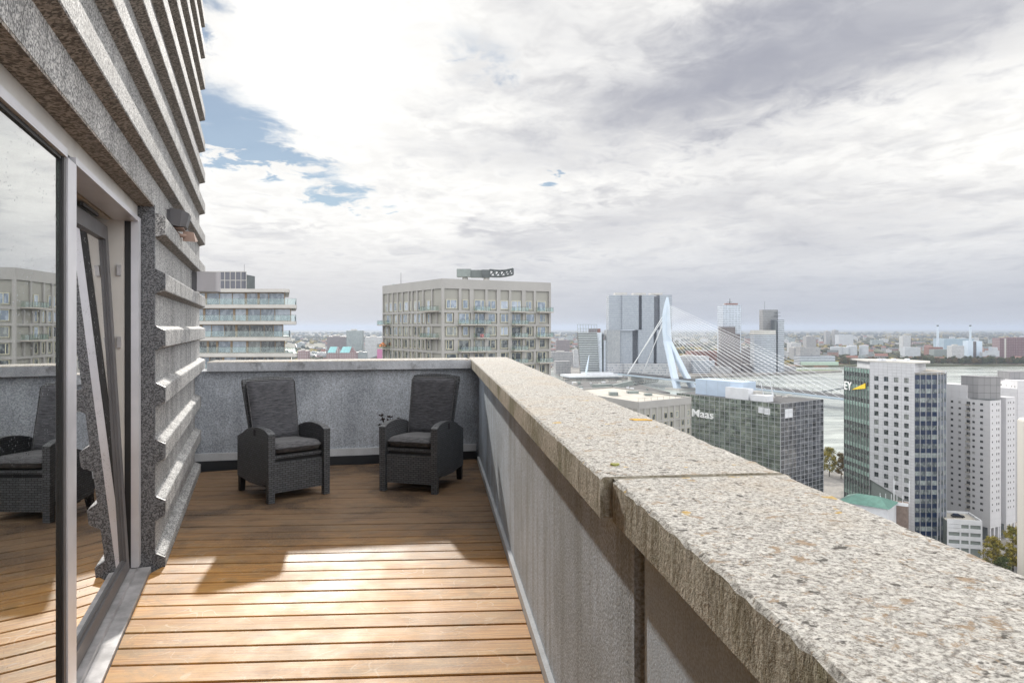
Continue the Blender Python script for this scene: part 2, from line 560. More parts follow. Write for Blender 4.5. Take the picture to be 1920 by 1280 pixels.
def m_grid(name, wall, glass, pu, pz, wu, wz, rough=.25, alt=None, jitter=.5, spec=.6, wallrough=.6):
    """far facades: windows laid out in metres on the wall"""
    m, g = material(name)
    uv = g.node('ShaderNodeUVMap').outputs[0]
    x, y, _ = g.sep(uv)
    fx = g.m('FRACT', g.m('DIVIDE', x, pu))
    fy = g.m('FRACT', g.m('DIVIDE', y, pz))
    mk = g.m('MULTIPLY', g.m('LESS_THAN', fx, wu), g.m('LESS_THAN', fy, wz))
    cell = g.comb(g.m('FLOOR', g.m('DIVIDE', x, pu)), g.m('FLOOR', g.m('DIVIDE', y, pz)), 0.0)
    r = g.white(cell)
    gc = g.mix(g.m('MULTIPLY', r, jitter), glass, alt or tuple(min(1, q * 2.2 + .05) for q in glass))
    n = g.noise(g.coord(), .25, 4, .6)
    wc = g.vm('SCALE', wall, scale=g.mr(n, .3, .7, .88, 1.1))
    col = g.mix(mk, wc, gc)
    g.out(g.pbr(col, g.m('SUBTRACT', wallrough, g.m('MULTIPLY', mk, wallrough - rough)), g.bump(g.m('SUBTRACT', 1.0, mk), .6, .15), spec=spec))
    return m
def m_leaf(name, a, b, cc):
    m, g = material(name)
    c = g.coord()
    gi = g.node('ShaderNodeNewGeometry')
    oi = g.node('ShaderNodeObjectInfo')
    n = g.noise(c, .35, 4, .6)
    r = gi.outputs['Random Per Island']
    col = g.mix(r, a, b)
    col = g.mix(g.mr(n, .5, .66), col, cc)
    col = g.vm('SCALE', col, scale=g.mr(oi.outputs['Random'], 0, 1, .8, 1.25, smooth=False))
    g.out(g.pbr(col, .75, spec=.2))
    return m

M = {}
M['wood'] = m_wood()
M['granite'] = m_granite('flamed_granite', (.15, .15, .155), (.56, .555, .55), .8, 1.0, .9)
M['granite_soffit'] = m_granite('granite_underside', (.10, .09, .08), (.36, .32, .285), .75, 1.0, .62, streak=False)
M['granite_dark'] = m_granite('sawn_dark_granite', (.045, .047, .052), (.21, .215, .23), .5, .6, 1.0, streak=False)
M['coping'] = m_coping()
M['coping_side'] = m_moss_face()
M['coping_grey'] = concrete('coping_side_grey', (.50, .52, .56), (.27, .28, .31), .35, .2, .4, spots=(.12, .12, .12))
M['parapet'] = concrete('parapet_concrete', (.50, .575, .67), (.25, .27, .285), .6, .30, .5, 120)
M['parapet_back'] = concrete('parapet_concrete_rough', (.46, .495, .55), (.21, .23, .265), .35, .30, .5, 70)
M['parapet_smooth'] = concrete('parapet_concrete_smooth', (.56, .655, .77), (.43, .49, .56), .4, .16, .3, 160)
M['skirt'] = concrete('skirting_render', (.58, .60, .63), (.40, .41, .43), .3, .08, .15)
M['bitumen'] = plain('bitumen', (.016, .018, .022), .6, var=.3)
M['sealant'] = plain('brown_sealant', (.16, .085, .035), .55, var=.2, scale=12)
M['joint_grey'] = plain('grey_joint_filler', (.24, .22, .18), .7, var=.25, scale=14)
M['alu'] = plain('aluminium', (.62, .62, .66), .38, .35, .06, 6)
M['alu_w'] = plain('aluminium_header', (.66, .64, .61), .42, .15, .08, 4)
M['alu_d'] = plain('grey_sash_paint', (.115, .112, .118), .45, .1, .1, 6)
M['alu_s'] = plain('weathered_sill', (.42, .41, .42), .45, .3, .25, 9)
M['rubber'] = plain('black_gasket', (.012, .012, .013), .5)
M['cream'] = plain('cream_paint', (.60, .58, .55), .55, 0, .05, 3)
M['glass'] = m_glass('door_glass', (.50, .60, .54), 1.15, drops=True)
M['glass_sash'] = m_glass('sash_glass', (.42, .52, .46), 1.6, drops=True)
M['room'] = plain('dim_room_paint', (.20, .23, .22), .8)
M['curtain'] = plain('curtain_cloth', (.50, .52, .40), .9, 0, .15, 5)
M['weave'] = m_weave()
M['fabric'] = m_fabric()
M['fabric_seat'] = m_fab_seat()
M['lamp_grey'] = plain('lamp_housing_grey', (.10, .098, .105), .5, .1, .1)
M['lamp_brown'] = plain('lamp_sensor_brown', (.30, .205, .165), .6, 0, .1)
M['lamp_box'] = plain('lamp_box_grey', (.40, .39, .41), .5, .1, .08)
M['dry'] = plain('dried_flower', (.025, .018, .016), .9, 0, .4, 60)
M['white'] = plain('white_panel', (.60, .62, .655), .5, 0, .07, .3)
M['steel_w'] = plain('pale_blue_steel', (.50, .585, .69), .4, 0, .04, .05)
M['steel_d'] = plain('dark_steel', (.10, .115, .12), .5, .2, .2, .6)
M['steel_g'] = plain('grey_green_steel', (.20, .23, .225), .5, .1, .2, .4)
M['rail'] = plain('dark_railing', (.09, .095, .10), .45, .3, .1)
M['roof_dark'] = plain('roof_bitumen', (.075, .075, .078), .85, 0, .35, .25)
M['roof_pale'] = plain('pale_roof_gravel', (.40, .375, .335), .9, 0, .15, .4)

# ================================================================== TERRACE
PA = R(6.33)                              # direction of the long parapet, leaning left of the view
PV = Vector((-sin(PA), cos(PA)))          # along it, away from the camera
PN = Vector((cos(PA), sin(PA)))           # to its right
WB = R(20.66)                             # direction of the granite wall
WU = Vector((-sin(WB), cos(WB)))
WN = Vector((-cos(WB), -sin(WB)))         # into the wall (left)
BA = R(12.0)                              # direction of the short end parapet
BE = Vector((cos(BA), sin(BA)))
BN = Vector((-sin(BA), cos(BA)))          # away from the camera
B0 = Vector((-.459, 8.28))                # deck corner where the parapets meet
def pw_(t, d, z):
    q = PV * t + PN * d
    return (q.x, q.y, z)
def ww(t, d, z):
    q = WU * t + WN * d
    return (q.x, q.y, z)
def bw(s, d, z):
    q = B0 + BE * s + BN * d
    return (q.x, q.y, z)
def obox(mb, fn, a0, a1, d0, d1, z0, z1, mi=0):
    c = [fn(a0, d0, z0), fn(a1, d0, z0), fn(a1, d1, z0), fn(a0, d1, z0), fn(a0, d0, z1), fn(a1, d0, z1), fn(a1, d1, z1), fn(a0, d1, z1)]
    # keep outward normals whatever the handedness of the frame
    e1 = Vector(c[1]) - Vector(c[0])
    e2 = Vector(c[3]) - Vector(c[0])
    if e1.cross(e2).z < 0:
        c = [c[3], c[2], c[1], c[0], c[7], c[6], c[5], c[4]]
    mb.hexa(c, mi)

# ---- deck
BR = R(3.2)
def deck_build():
    mb = MB()
    ex, ey = Vector((cos(BR), sin(BR))), Vector((-sin(BR), cos(BR)))
    def toloc(q):
        return (q.dot(ex), q.dot(ey))
    def cross(p0, dr, yl):
        # local x where the line crosses local y = yl
        x0, y0 = toloc(p0)
        a, b = toloc(dr)
        return x0 + a * (yl - y0) / b
    right = PN * .486
    wl1, wl2 = WN * .636, WN * .558
    yj = toloc(WU * 5.12 + WN * .6)[1]
    back = B0
    k0, k1 = -18, 60
    for k in range(k0, k1):
        y0, y1 = k * PITCH + .0075, (k + 1) * PITCH - .0075
        def lim(y):
            l = cross(wl1 if y < yj else wl2, WU, y)
            r = cross(right, PV, y)
            return l, r
        # far limit: end parapet
        xl, xr = lim(y0)
        xb = cross(back, BE, 0) if False else None
        def backy(x):
            q0 = toloc(back)
            dxy = toloc(BE)
            return q0[1] + dxy[1] / dxy[0] * (x - q0[0]) - .012
        l0, r0 = lim(y0)
        l1, r1 = lim(y1)
        tz = rnd.uniform(-.0012, .0012)
        if y0 > backy(r0):
            continue
        if y1 > backy(l1):
            # cut by the end parapet
            s0 = toloc(BE)[1] / toloc(BE)[0]
            q0 = toloc(back)
            xi0 = q0[0] + (y0 + .012 - q0[1]) / s0
            xi1 = q0[0] + (y1 + .012 - q0[1]) / s0
            l0, l1 = max(l0, xi0), max(l1, xi1)
            if l1 >= r1 - .02:
                l1 = r1 - .02
        b = .004
        prof = [(y0, -b), (y0 + b, 0), (y1 - b, 0), (y1, -b), (y1, -.028), (y0, -.028)]
        pl = [(l0 + (l1 - l0) * (p[0] - y0) / (y1 - y0), p[0], p[1] + tz) for p in prof]
        pr = [(r0 + (r1 - r0) * (p[0] - y0) / (y1 - y0), p[0], p[1] + tz) for p in prof]
        n = len(prof)
        for i in range(n):
            j = (i + 1) % n
            mb.quad([pl[i], pr[i], pr[j], pl[j]])
        mb.quad(pl)
        mb.quad(list(reversed(pr)))
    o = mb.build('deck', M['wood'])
    o.rotation_euler = (0, 0, BR)
    kind(o, 'structure')
    # roofing felt under the boards
    mb = MB()
    q = [PN * .55 + PV * -2, PN * .55 + PV * 9, WN * .9 + WU * 9.6, WN * .9 + WU * -2]
    mb.prism([tuple(v) for v in q], -.25, -.055)
    kind(mb.build('roof_felt', M['bitumen']), 'structure')
deck_build()

# ---- copings: swept, with worn arrises
def coping(fn, a0, a1, d0, d1, z1, th, name, mats, parent, step=.03, wear=.004, outer=.010, seed=1):
    r = random.Random(seed)
    n = max(2, int((a1 - a0) / step))
    mb = MB()
    b = .009
    rows = []
    jo = 0.0
    for i in range(n + 1):
        a = a0 + (a1 - a0) * i / n
        w = r.uniform(-wear, wear)
        jo = jo * .55 + r.uniform(-outer, outer * .6) * .6
        k = 0 if i in (0, n) else 1
        prof = [(d0, z1 - th), (d0 + r.uniform(-.0015, .0015) * k, z1 - th * .5), (d0 + .001 + w * .3, z1 - b + w * k * .7), (d0 + b + w * k, z1 - .001)]
        m = 6
        for j in range(1, m):
            prof.append((d0 + (d1 - d0) * j / m, z1 + r.uniform(-.0014, .0014) * k))
        prof += [(d1 - .022 + jo * k, z1 - .001 + r.uniform(-.003, 0) * k), (d1 - .004 + jo * k, z1 - .014 + r.uniform(-.005, .004) * k), (d1, z1 - th * .6), (d1, z1 - th)]
        rows.append([fn(a, q[0], q[1]) for q in prof])
    np_ = len(rows[0])
    e1 = Vector(rows[1][0]) - Vector(rows[0][0])
    e2 = Vector(rows[0][-1]) - Vector(rows[0][0])
    flip = e1.cross(e2).z > 0
    for i in range(n):
        for j in range(np_):
            j2 = (j + 1) % np_
            q = [rows[i][j], rows[i][j2], rows[i + 1][j2], rows[i + 1][j]]
            if flip:
                q.reverse()
            mb.quad(q, 1 if j <= 1 else 0)
    mb.quad(rows[0] if not flip else list(reversed(rows[0])), 1)
    mb.quad(rows[-1] if flip else list(reversed(rows[-1])), 1)
    return mb.build(name, mats, parent, weld=True)

def long_parapet():
    root = empty('parapet_wall', 'long concrete parapet with speckled lichen covered stone coping running from the foreground to the terrace corner', 'wall', pw_(1.7, .5, 0))
    face = .515
    mb = MB()
    obox(mb, pw_, 1.742, 8.44, face, .90, -3.0, 1.104)
    mb.build('wall_panel', M['parapet'], root)
    mb = MB()
    obox(mb, pw_, -2.5, 1.690, face + .012, .90, -3.0, 1.104)
    mb.build('wall_panel', M['parapet_smooth'], root)
    coping(pw_, 1.735, 8.86, .422, .937, 1.213, .106, 'coping', [M['coping'], M['coping_side']], root, seed=3)
    coping(pw_, -2.5, 1.703, .447, .937, 1.213, .106, 'coping', [M['coping'], M['coping_side']], root, seed=5)
    mb = MB()
    obox(mb, pw_, 1.690, 1.742, face + .045, .88, -.2, 1.104)
    mb.build('joint_strip', M['sealant'], root)
    mb = MB()
    obox(mb, pw_, 1.704, 1.7345, .456, .925, 1.108, 1.2085)
    mb.build('coping_joint', M['joint_grey'], root)
    mb = MB()
    obox(mb, pw_, 1.742, 8.2, .4895, face - .0005, -.2, .052)
    obox(mb, pw_, -2.5, 1.690, .4895, face + .0115, -.2, .052)
    mb.build('skirting', M['skirt'], root)
    # lichen and moss growing on the top
    r = random.Random(4)
    def patch(cx, cy, rx, ry, name, mat, th=.004):
        mb = MB()
        n = 16
        pts = []
        for i in range(n):
            a = 2 * math.pi * i / n
            k = r.uniform(.7, 1.15)
            pts.append((cx + cos(a) * rx * k, cy + sin(a) * ry * k))
        mb.prism(pts, 1.2105, 1.213 + th)
        mb.build(name, mat, root)
    for px, py, rx, ry, m_ in ((1201, 787, .045, .035, 'lichen'), (1153, 872, .012, .012, 'moss')):
        x, y = gx(px, py, 1.213)
        patch(x, y, rx, ry, 'lichen_patch' if m_ == 'lichen' else 'moss_tuft', M[m_], .0025 if m_ == 'lichen' else .005)
M['lichen'] = plain('orange_lichen', (.55, .31, .03), .9, 0, .35, 60)
M['moss'] = plain('green_moss', (.30, .30, .08), .95, 0, .4, 90)
long_parapet()

def end_parapet():
    root = empty('parapet_wall', 'short grey concrete parapet closing the terrace behind the two armchairs', 'wall', bw(-1.6, .1, 0))
    s0, s1 = -3.55, .55
    # end where the granite wall stands and where the long parapet begins
    mb = MB()
    obox(mb, bw, s0, .09, .055, .5, .10, 1.104)
    obox(mb, bw, s0, .09, .09, .5, -3.0, .10)
    mb.build('wall_panel', M['parapet_back'], root)
    mb = MB()
    obox(mb, bw, s0, .03, .034, .0545, .098, .182)
    mb.build('skirting', M['skirt'], root)
    mb = MB()
    obox(mb, bw, s0, .03, .02, .0895, -.2, .0975)  # black strip standing in for the shadowed gap at the wall foot
    mb.build('gap_shade_strip', M['bitumen'], root)
    # coping stops 4 cm short of the granite, rounded end
    a1 = -.040
    coping(bw, -3.02, a1, -.02, .50, 1.213, .108, 'coping', [M['coping'], M['coping_grey']], root, seed=9, wear=.002, outer=.006)
end_parapet()

# ---- granite wall with ledges
RIB, PITCHZ = .125, .379
def granite_wall():
    root = empty('granite_wall', 'tall ribbed grey granite facade wall rising left of the deck above the glass door', 'wall', ww(6.0, .7, 0))
    tj, te = 5.10, 9.12
    dw, dr = .6255, .5607
    ztop = 8.2
    head = 2.415
    mb = MB()
    # wall face right of the door, then above it (real thickness behind)
    obox(mb, ww, tj + .004, te, dw, 1.15, -.3, ztop)
    obox(mb, ww, -3.0, tj + .004, dw, 1.15, head, ztop)
    mb.build('wall_face', M['granite'], root)
    mb = MB()
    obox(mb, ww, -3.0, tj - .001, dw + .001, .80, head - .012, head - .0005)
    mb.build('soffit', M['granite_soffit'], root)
    # sawn cheek of the opening, following the ledges
    prof = []
    k = 0
    tops = [.075 + PITCHZ * i for i in range(6)]
    pts = [(.80, -.06), (dr + .012, -.06)]
    for zt in tops:
        pts += [(dr - .002, zt - RIB + .02), (dr - .002, zt - .012), (dw - .004, zt + .022)]
        if zt + PITCHZ - RIB < head:
            pts += [(dw - .004, zt + PITCHZ - RIB - .022)]
    pts += [(dw - .004, head), (.80, head)]
    mb = MB()
    a, b = tj - .003, tj + .03
    A = [ww(a, q[0], q[1]) for q in pts]
    B = [ww(b, q[0], q[1]) for q in pts]
    n = len(pts)
    for i in range(n):
        j = (i + 1) % n
        mb.quad([A[i], B[i], B[j], A[j]])
    mb.quad(list(reversed(A)))
    mb.quad(B)
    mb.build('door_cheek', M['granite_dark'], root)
    # ledges
    i = 0
    while True:
        zt = .075 + PITCHZ * i
        if zt > ztop:
            break
        segs = [(tj + .031, 5.748), (5.754, 7.5), (7.506, te)] if zt < head + .05 else [(-3.0, 1.2), (1.206, 3.4), (3.406, 5.748), (5.754, 7.5), (7.506, te)]
        if i % 2:
            segs = [(a_, b_) for a_, b_ in segs]
        for a_, b_ in segs:
            mb = MB()
            z0 = zt - RIB
            pr = [(dw + .02, z0 - .022), (dw, z0 - .020), (dr + .004, z0), (dr, z0 + .006), (dr, zt - .012), (dr + .004, zt - .004), (dw, zt + .022), (dw + .02, zt + .024)]
            A = [ww(a_, q[0], q[1]) for q in pr]
            B = [ww(b_, q[0], q[1]) for q in pr]
            n = len(pr)
            for q in range(n):
                j = (q + 1) % n
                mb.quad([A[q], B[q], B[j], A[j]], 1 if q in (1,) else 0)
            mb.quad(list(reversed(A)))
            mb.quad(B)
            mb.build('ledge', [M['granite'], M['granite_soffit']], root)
        i += 1
granite_wall()

# ---- glass door
def glass_door():
    root = empty('glass_door', 'aluminium framed glass door beside the granite wall with one sash tilted inwards', 'door', ww(3.26, .74, 0))
    def part(name, mat, boxes, parent=None):
        mb = MB()
        for b in boxes:
            obox(mb, ww, *b)
        return mb.build(name, mat, parent or root)
    z0, z1 = .02, 2.28
    part('header', M['alu_w'], [(-3, 5.09, .722, .86, 2.315, 2.402)])
    part('header_rail', M['alu'], [(-3, 3.19, .700, .84, 2.279, 2.314), (3.335, 5.04, .702, .84, 2.285, 2.314)])
    part('post', M['alu'], [(3.205, 3.345, .702, .86, z0 + .03, 2.283)])
    part('post_edge', M['alu_d'], [(3.172, 3.204, .708, .84, z0 + .03, 2.278)])
    part('gasket', M['rubber'], [(3.161, 3.1715, .712, .80, z0 + .03, 2.278)])
    part('post', M['alu'], [(4.99, 5.075, .700, .745, z0 + .03, 2.314)])
    part('gasket', M['rubber'], [(4.992, 5.06, .7455, .781, .05, 2.284)])
    part('sill', M['alu_s'], [(-3, 5.08, .640, .715, -.04, .018), (-3, 5.08, .716, .90, -.04, .045)])
    # fixed pane on the left
    mb = MB()
    obox(mb, ww, -3, 3.160, .7225, .7265, .046, 2.279)
    mb.build('fixed_pane', M['glass'], root)
    part('glazing_bead', M['rubber'], [(-3, 3.149, .714, .722, .046, .060), (-3, 3.149, .714, .722, 2.264, 2.279)])
    # sash leaning into the room
    lean = .125
    def sw(t, d, z):
        return ww(t, d + lean * (z - .06) / 2.2, z)
    def spart(name, mat, boxes, parent=None):
        mb = MB()
        for b in boxes:
            obox(mb, sw, *b)
        return mb.build(name, mat, parent or root)
    sash = spart('tilted_sash', M['alu_d'], [(3.36, 3.44, .745, .80, .06, 2.235), (4.855, 4.94, .745, .80, .06, 2.235), (3.44, 4.855, .745, .80, .06, .135), (3.44, 4.855, .745, .80, 2.145, 2.235)])
    spart('pane', M['glass_sash'], [(3.43, 4.865, .765, .769, .125, 2.155)], sash)
    spart('glazing_bead', M['alu_d'], [(4.842, 4.8545, .757, .7645, .136, 2.144), (3.4405, 4.841, .757, .7645, .1355, .148)], sash)
    # reveal of the room side
    part('reveal', M['cream'], [(4.995, 5.06, .7815, 1.145, .05, 2.30), (3.2, 4.994, .862, 1.145, 2.29, 2.31)])
    for z in (1.93, 1.47, .82):
        part('keep', M['alu_s'], [(4.982, 4.9945, .80, .825, z, z + .07)])
    part('tilt_stay', M['lamp_grey'], [(4.3, 4.7, .87, .885, 2.262, 2.278)])
    # handle on the room side of the sash
    spart('handle', M['alu'], [(4.885, 4.905, .801, .835, 1.02, 1.05), (4.887, 4.903, .822, .835, .90, 1.02)], sash)
glass_door()

# the room behind the door
def room():
    mb = MB()
    def wall(a0, a1, d0, d1, z0, z1):
        obox(mb, ww, a0, a1, d0, d1, z0, z1)
    wall(-3.0, 5.05, 4.6, 4.7, -.05, 2.7)
    wall(5.06, 5.16, 1.16, 4.7, -.05, 2.7)
    wall(-3.1, -3.005, .9, 4.7, -.05, 2.7)
    wall(-3.0, 5.05, 1.16, 4.59, 2.6, 2.7)
    wall(-3.0, 5.05, .91, 4.59, -.15, -.01)
    kind(mb.build('room_interior', M['room']), 'structure')
    # drawn back curtain close behind the fixed pane
    mb = MB()
    pts = []
    n = 70
    for i in range(n + 1):
        t = 2.55 + .52 * i / n
        pts.append((t, 1.12 + .045 * sin(i * .9) + .012 * sin(i * 2.3)))
    for i in range(n):
        a, b = pts[i], pts[i + 1]
        mb.quad([ww(a[0], a[1], .02), ww(b[0], b[1], .02), ww(b[0], b[1], 2.5), ww(a[0], a[1], 2.5)])
        mb.quad([ww(b[0], b[1] + .004, .02), ww(a[0], a[1] + .004, .02), ww(a[0], a[1] + .004, 2.5), ww(b[0], b[1] + .004, 2.5)])
    tag(mb.build('curtain', M['curtain'], loc=ww(2.8, 1.12, .02), smooth=False), 'pale pleated curtain hanging behind the fixed glass pane', 'curtain')
room()

# ---- lamps on the granite wall
def flood_lamp():
    root = empty('flood_lamp', 'dark grey hooded flood lamp with brown sensor head fixed to the granite wall', 'lamp', ww(5.93, .62, 2.4))
    mb = MB()
    obox(mb, ww, 5.80, 6.06, .606, .6245, 2.31, 2.50)
    mb.build('mounting_plate', M['lamp_grey'], root)
    # hood: wedge with chamfered nose
    top = [(5.79, .605, 2.512), (6.13, .605, 2.512), (6.13, .52, 2.500), (6.05, .475, 2.485), (5.87, .475, 2.485), (5.79, .52, 2.500)]
    bot = [(5.80, .605, 2.385), (6.12, .605, 2.385), (6.11, .535, 2.375), (6.04, .50, 2.385), (5.88, .50, 2.385), (5.81, .535, 2.375)]
    mb = MB()
    A = [ww(*q) for q in bot]
    B = [ww(*q) for q in top]
    for i in range(6):
        j = (i + 1) % 6
        mb.quad([A[j], A[i], B[i], B[j]])
    mb.quad(list(reversed(B)))
    mb.quad(A)
    h = mb.build('hood', M['lamp_grey'], root)
    mb = MB()
    obox(mb, ww, 5.86, 6.06, .515, .60, 2.366, 2.3745)
    mb.build('lamp_glass', M['lamp_brown'], h)
    mb = MB()
    mb.tube([ww(6.02, .60, 2.36), ww(6.10, .56, 2.34), ww(6.16, .52, 2.345)], .016, 8)
    mb.build('sensor_arm', M['lamp_brown'], root)
    mb = MB()
    A = [ww(*q) for q in ((6.13, .545, 2.30), (6.25, .535, 2.31), (6.25, .44, 2.315), (6.13, .45, 2.295))]
    B = [ww(*q) for q in ((6.15, .545, 2.385), (6.23, .545, 2.385), (6.23, .465, 2.375), (6.15, .465, 2.375))]
    for i in range(4):
        j = (i + 1) % 4
        mb.quad([A[j], A[i], B[i], B[j]])
    mb.quad(list(reversed(B)))
    mb.quad(A)
    mb.build('sensor_head', M['lamp_brown'], root)
flood_lamp()
def box_lamp():
    root = empty('wall_lamp', 'plain grey box lamp with rounded nose jutting from the far end of the granite wall', 'lamp', ww(8.1, .5, 2.08))
    mb = MB()
    n = 8
    d1, d0, r = .575, .345, .05
    prof = [(d1, 8.00)]
    for i in range(n + 1):
        a = math.pi / 2 * i / n
        prof.append((d0 + r - r * sin(a), 8.00 + r - r * cos(a)))
    for i in range(n + 1):
        a = math.pi / 2 * i / n
        prof.append((d0 + r - r * cos(a), 8.16 - r + r * sin(a)))
    prof.append((d1, 8.16))
    A = [ww(q[1], q[0], 1.985) for q in prof]
    B = [ww(q[1], q[0], 2.195) for q in prof]
    n = len(prof)
    for i in range(n):
        j = (i + 1) % n
        mb.quad([A[i], A[j], B[j], B[i]])
    mb.quad(B)
    mb.quad(list(reversed(A)))
    mb.build('lamp_body', M['lamp_box'], root)
    mb = MB()
    obox(mb, ww, 8.01, 8.15, .576, .6245, 1.99, 2.19)
    mb.build('mounting_plate', M['lamp_grey'], root)
    mb = MB()
    obox(mb, ww, 8.03, 8.13, .375, .55, 1.978, 1.9845)
    mb.build('lamp_glass', M['cream'], root)
box_lamp()

# ---- armchairs (local: x to its left-right, -y the front, z up)
def pillow(w0, w1, h, th, nx=14, ny=18, seed=0, crown=.5):
    """rounded cushion: bottom width w0, top width w1, height h along y, thickness th along z"""
    r = random.Random(seed)
    mb = MB()
    def pt(i, j, sgn):
        u, v = i / nx * 2 - 1, j / ny * 2 - 1
        # rounded rectangle outline
        w = (w0 + (w1 - w0) * (v + 1) / 2) / 2
        x = u * w
        y = v * h / 2
        cu, cv = abs(u), abs(v)
        e = max(0, 1 - cu ** 10) * max(0, 1 - cv ** 14)
        corner = max(0, (cu - .86) / .14) * max(0, (cv - .90) / .10)
        x *= 1 - .06 * corner
        y *= 1 - .025 * corner
        bulge = (1 - cu ** 2.4 * .35) * (1 - cv ** 2.4 * .3)
        wr = (sin(u * 9 + v * 4 + seed) * .0022 + sin(v * 23 + u * 3 + seed * 2) * .0018) * (1 - cu * .4)
        z = sgn * th / 2 * (e ** .35) * (.72 + .28 * bulge) + (wr if sgn > 0 else 0)
        return (x, y, z)
    for sgn in (1, -1):
        for i in range(nx):
            for j in range(ny):
                q = [pt(i, j, sgn), pt(i + 1, j, sgn), pt(i + 1, j + 1, sgn), pt(i, j + 1, sgn)]
                if sgn < 0:
                    q.reverse()
                mb.quad(q)
    # piping along the seam
    return mb
def xform(mb, Mx):
    mb.v = [tuple(Mx @ Vector(v)) for v in mb.v]
    return mb
def armchair_parts():
    P = []
    W, D = .605, .78
    hx, y0, y1 = W / 2, -D / 2, D / 2
    aw = .062
    for sx in (-1, 1):
        # side panel under the arched arm
        out = [(y0 + .004, .635), (y0 + .12, .662), (y0 + .26, .668), (y0 + .40, .655), (y0 + .52, .625), (y0 + .62, .58), (y1 - .03, .535), (y1 - .03, .15), (y0 + .45, .125), (y0 + .2, .135), (y0 + .062, .165), (y0 + .062, .19)]
        out = [(y0 + .062, .652)] + out[1:]
        mb = MB()
        x0, x1 = (sx * hx, sx * (hx - aw)) if sx < 0 else (hx - aw, hx)
        n = len(out)
        acc = 0
        for i in range(n):
            a, b = out[i], out[(i + 1) % n]
            l = math.hypot(b[0] - a[0], b[1] - a[1])
            mb.quad([(x0, a[0], a[1]), (x1, a[0], a[1]), (x1, b[0], b[1]), (x0, b[0], b[1])], 0, [(x0, acc), (x1, acc), (x1, acc + l), (x0, acc + l)])
            acc += l
        mb.quad([(x0, q[0], q[1]) for q in out], 0, [(q[0], q[1]) for q in out])
        mb.quad([(x1, q[0], q[1]) for q in reversed(out)], 0, [(q[0], q[1]) for q in reversed(out)])
        P.append(('side_panel', mb, 'weave', None))
        # lever slot in the arm
        mb = MB()
        xs = sx * (hx + .0015)
        mb.box(min(xs, sx * (hx - .004)), max(xs, sx * (hx - .004)), y0 + .30, y0 + .345, .585, .638)
        P.append(('lever_slot', mb, 'black', 'side_panel'))
        # front leg, running up into the arm end
        mb = MB()
        lx0, lx1 = (-hx - .002, -hx + aw + .002) if sx < 0 else (hx - aw - .002, hx + .002)
        c = [(lx0 + .004, y0 + .002, 0), (lx1 - .004, y0 + .002, 0), (lx1 - .004, y0 + .058, 0), (lx0 + .004, y0 + .058, 0)]
        tp = [(lx0, y0, .628), (lx1, y0, .628), (lx1, y0 + .0615, .650), (lx0, y0 + .0615, .650)]
        for i in range(4):
            j = (i + 1) % 4
            mb.quad([c[i], c[j], tp[j], tp[i]], 0, [(0, 0), (.066, 0), (.066, .64), (0, .64)])
        mb.quad(tp, 0, [(0, 0), (.06, 0), (.06, .06), (0, .06)])
        mb.quad(list(reversed(c)))
        P.append(('leg', mb, 'weave', None))
        mb = MB()
        c = [(lx0 + .01, y1 - .085, 0), (lx1 - .01, y1 - .085, 0), (lx1 - .01, y1 - .035, 0), (lx0 + .01, y1 - .035, 0)]
        tp = [(lx0 + .006, y1 - .105, .2), (lx1 - .006, y1 - .105, .2), (lx1 - .006, y1 - .034, .2), (lx0 + .006, y1 - .034, .2)]
        for i in range(4):
            j = (i + 1) % 4
            mb.quad([c[i], c[j], tp[j], tp[i]])
        mb.quad(list(reversed(c)))
        mb.quad(tp)
        P.append(('leg', mb, 'black', None))
    ix = hx - aw - .004
    mb = MB()
    FR((-ix, y0 + .026), (ix, y0 + .026)).box(mb, 0, 2 * ix, .085, .362, -.02, 0)
    P.append(('footrest_panel', mb, 'weave', None))
    mb = MB()
    FR((-ix, y0 + .045), (ix, y0 + .045)).box(mb, 0, 2 * ix, .392, .424, -.55, 0)
    P.append(('seat_frame', mb, 'weave', None))
    mb = MB()
    mb.box(-ix + .01, ix - .01, y0 + .06, y1 - .12, .10, .39)
    P.append(('seat_box', mb, 'black', None))
    mb = pillow(.468, .462, .56, .105, seed=3)
    xform(mb, Matrix.Translation((0, y0 + .295, .472)) @ Matrix.Rotation(R(-3), 4, 'X'))
    P.append(('seat_cushion', mb, 'fabric_seat', None))
    # reclining back: woven shell and cushion
    tilt = R(-15)
    base = Matrix.Translation((0, y0 + .555, .44)) @ Matrix.Rotation(R(90) + tilt, 4, 'X')
    # local x across, y up along the back, z towards the sitter after rotation
    mb = MB()
    n = 12
    L = .655
    for a, b in ((0, 1),):
        outl = [(-.225, 0), (.225, 0), (.262, L - .03)]
        for i in range(n + 1):
            u = 1 - 2 * i / n
            outl.append((.258 * u, L + .012 + .022 * (1 - u * u)))
        outl.append((-.262, L - .03))
    zf, zb = -.005, -.045
    m_ = len(outl)
    for i in range(m_):
        j = (i + 1) % m_
        p, q = outl[i], outl[j]
        mb.quad([(p[0], p[1], zb), (q[0], q[1], zb), (q[0], q[1], zf), (p[0], p[1], zf)])
    mb.quad([(q[0], q[1], zf) for q in outl], 0, outl)
    mb.quad([(q[0], q[1], zb) for q in reversed(outl)], 0, list(reversed(outl)))
    xform(mb, base)
    P.append(('backrest', mb, 'weave', None))
    mb = pillow(.462, .50, .61, .085, seed=6)
    xform(mb, base @ Matrix.Translation((0, .338, .040)))
    P.append(('back_cushion', mb, 'fabric', None))
    # piping on the back cushion
    mb = MB()
    pts = []
    for u, v in ((-.225, -.30), (-.236, 0), (-.247, .27), (-.235, .297), (0, .303), (.235, .297), (.247, .27), (.236, 0), (.225, -.30)):
        pts.append(tuple(base @ Matrix.Translation((0, .338, .040)) @ Vector((u, v, .012))))
    mb.tube(pts, .0045, 6)
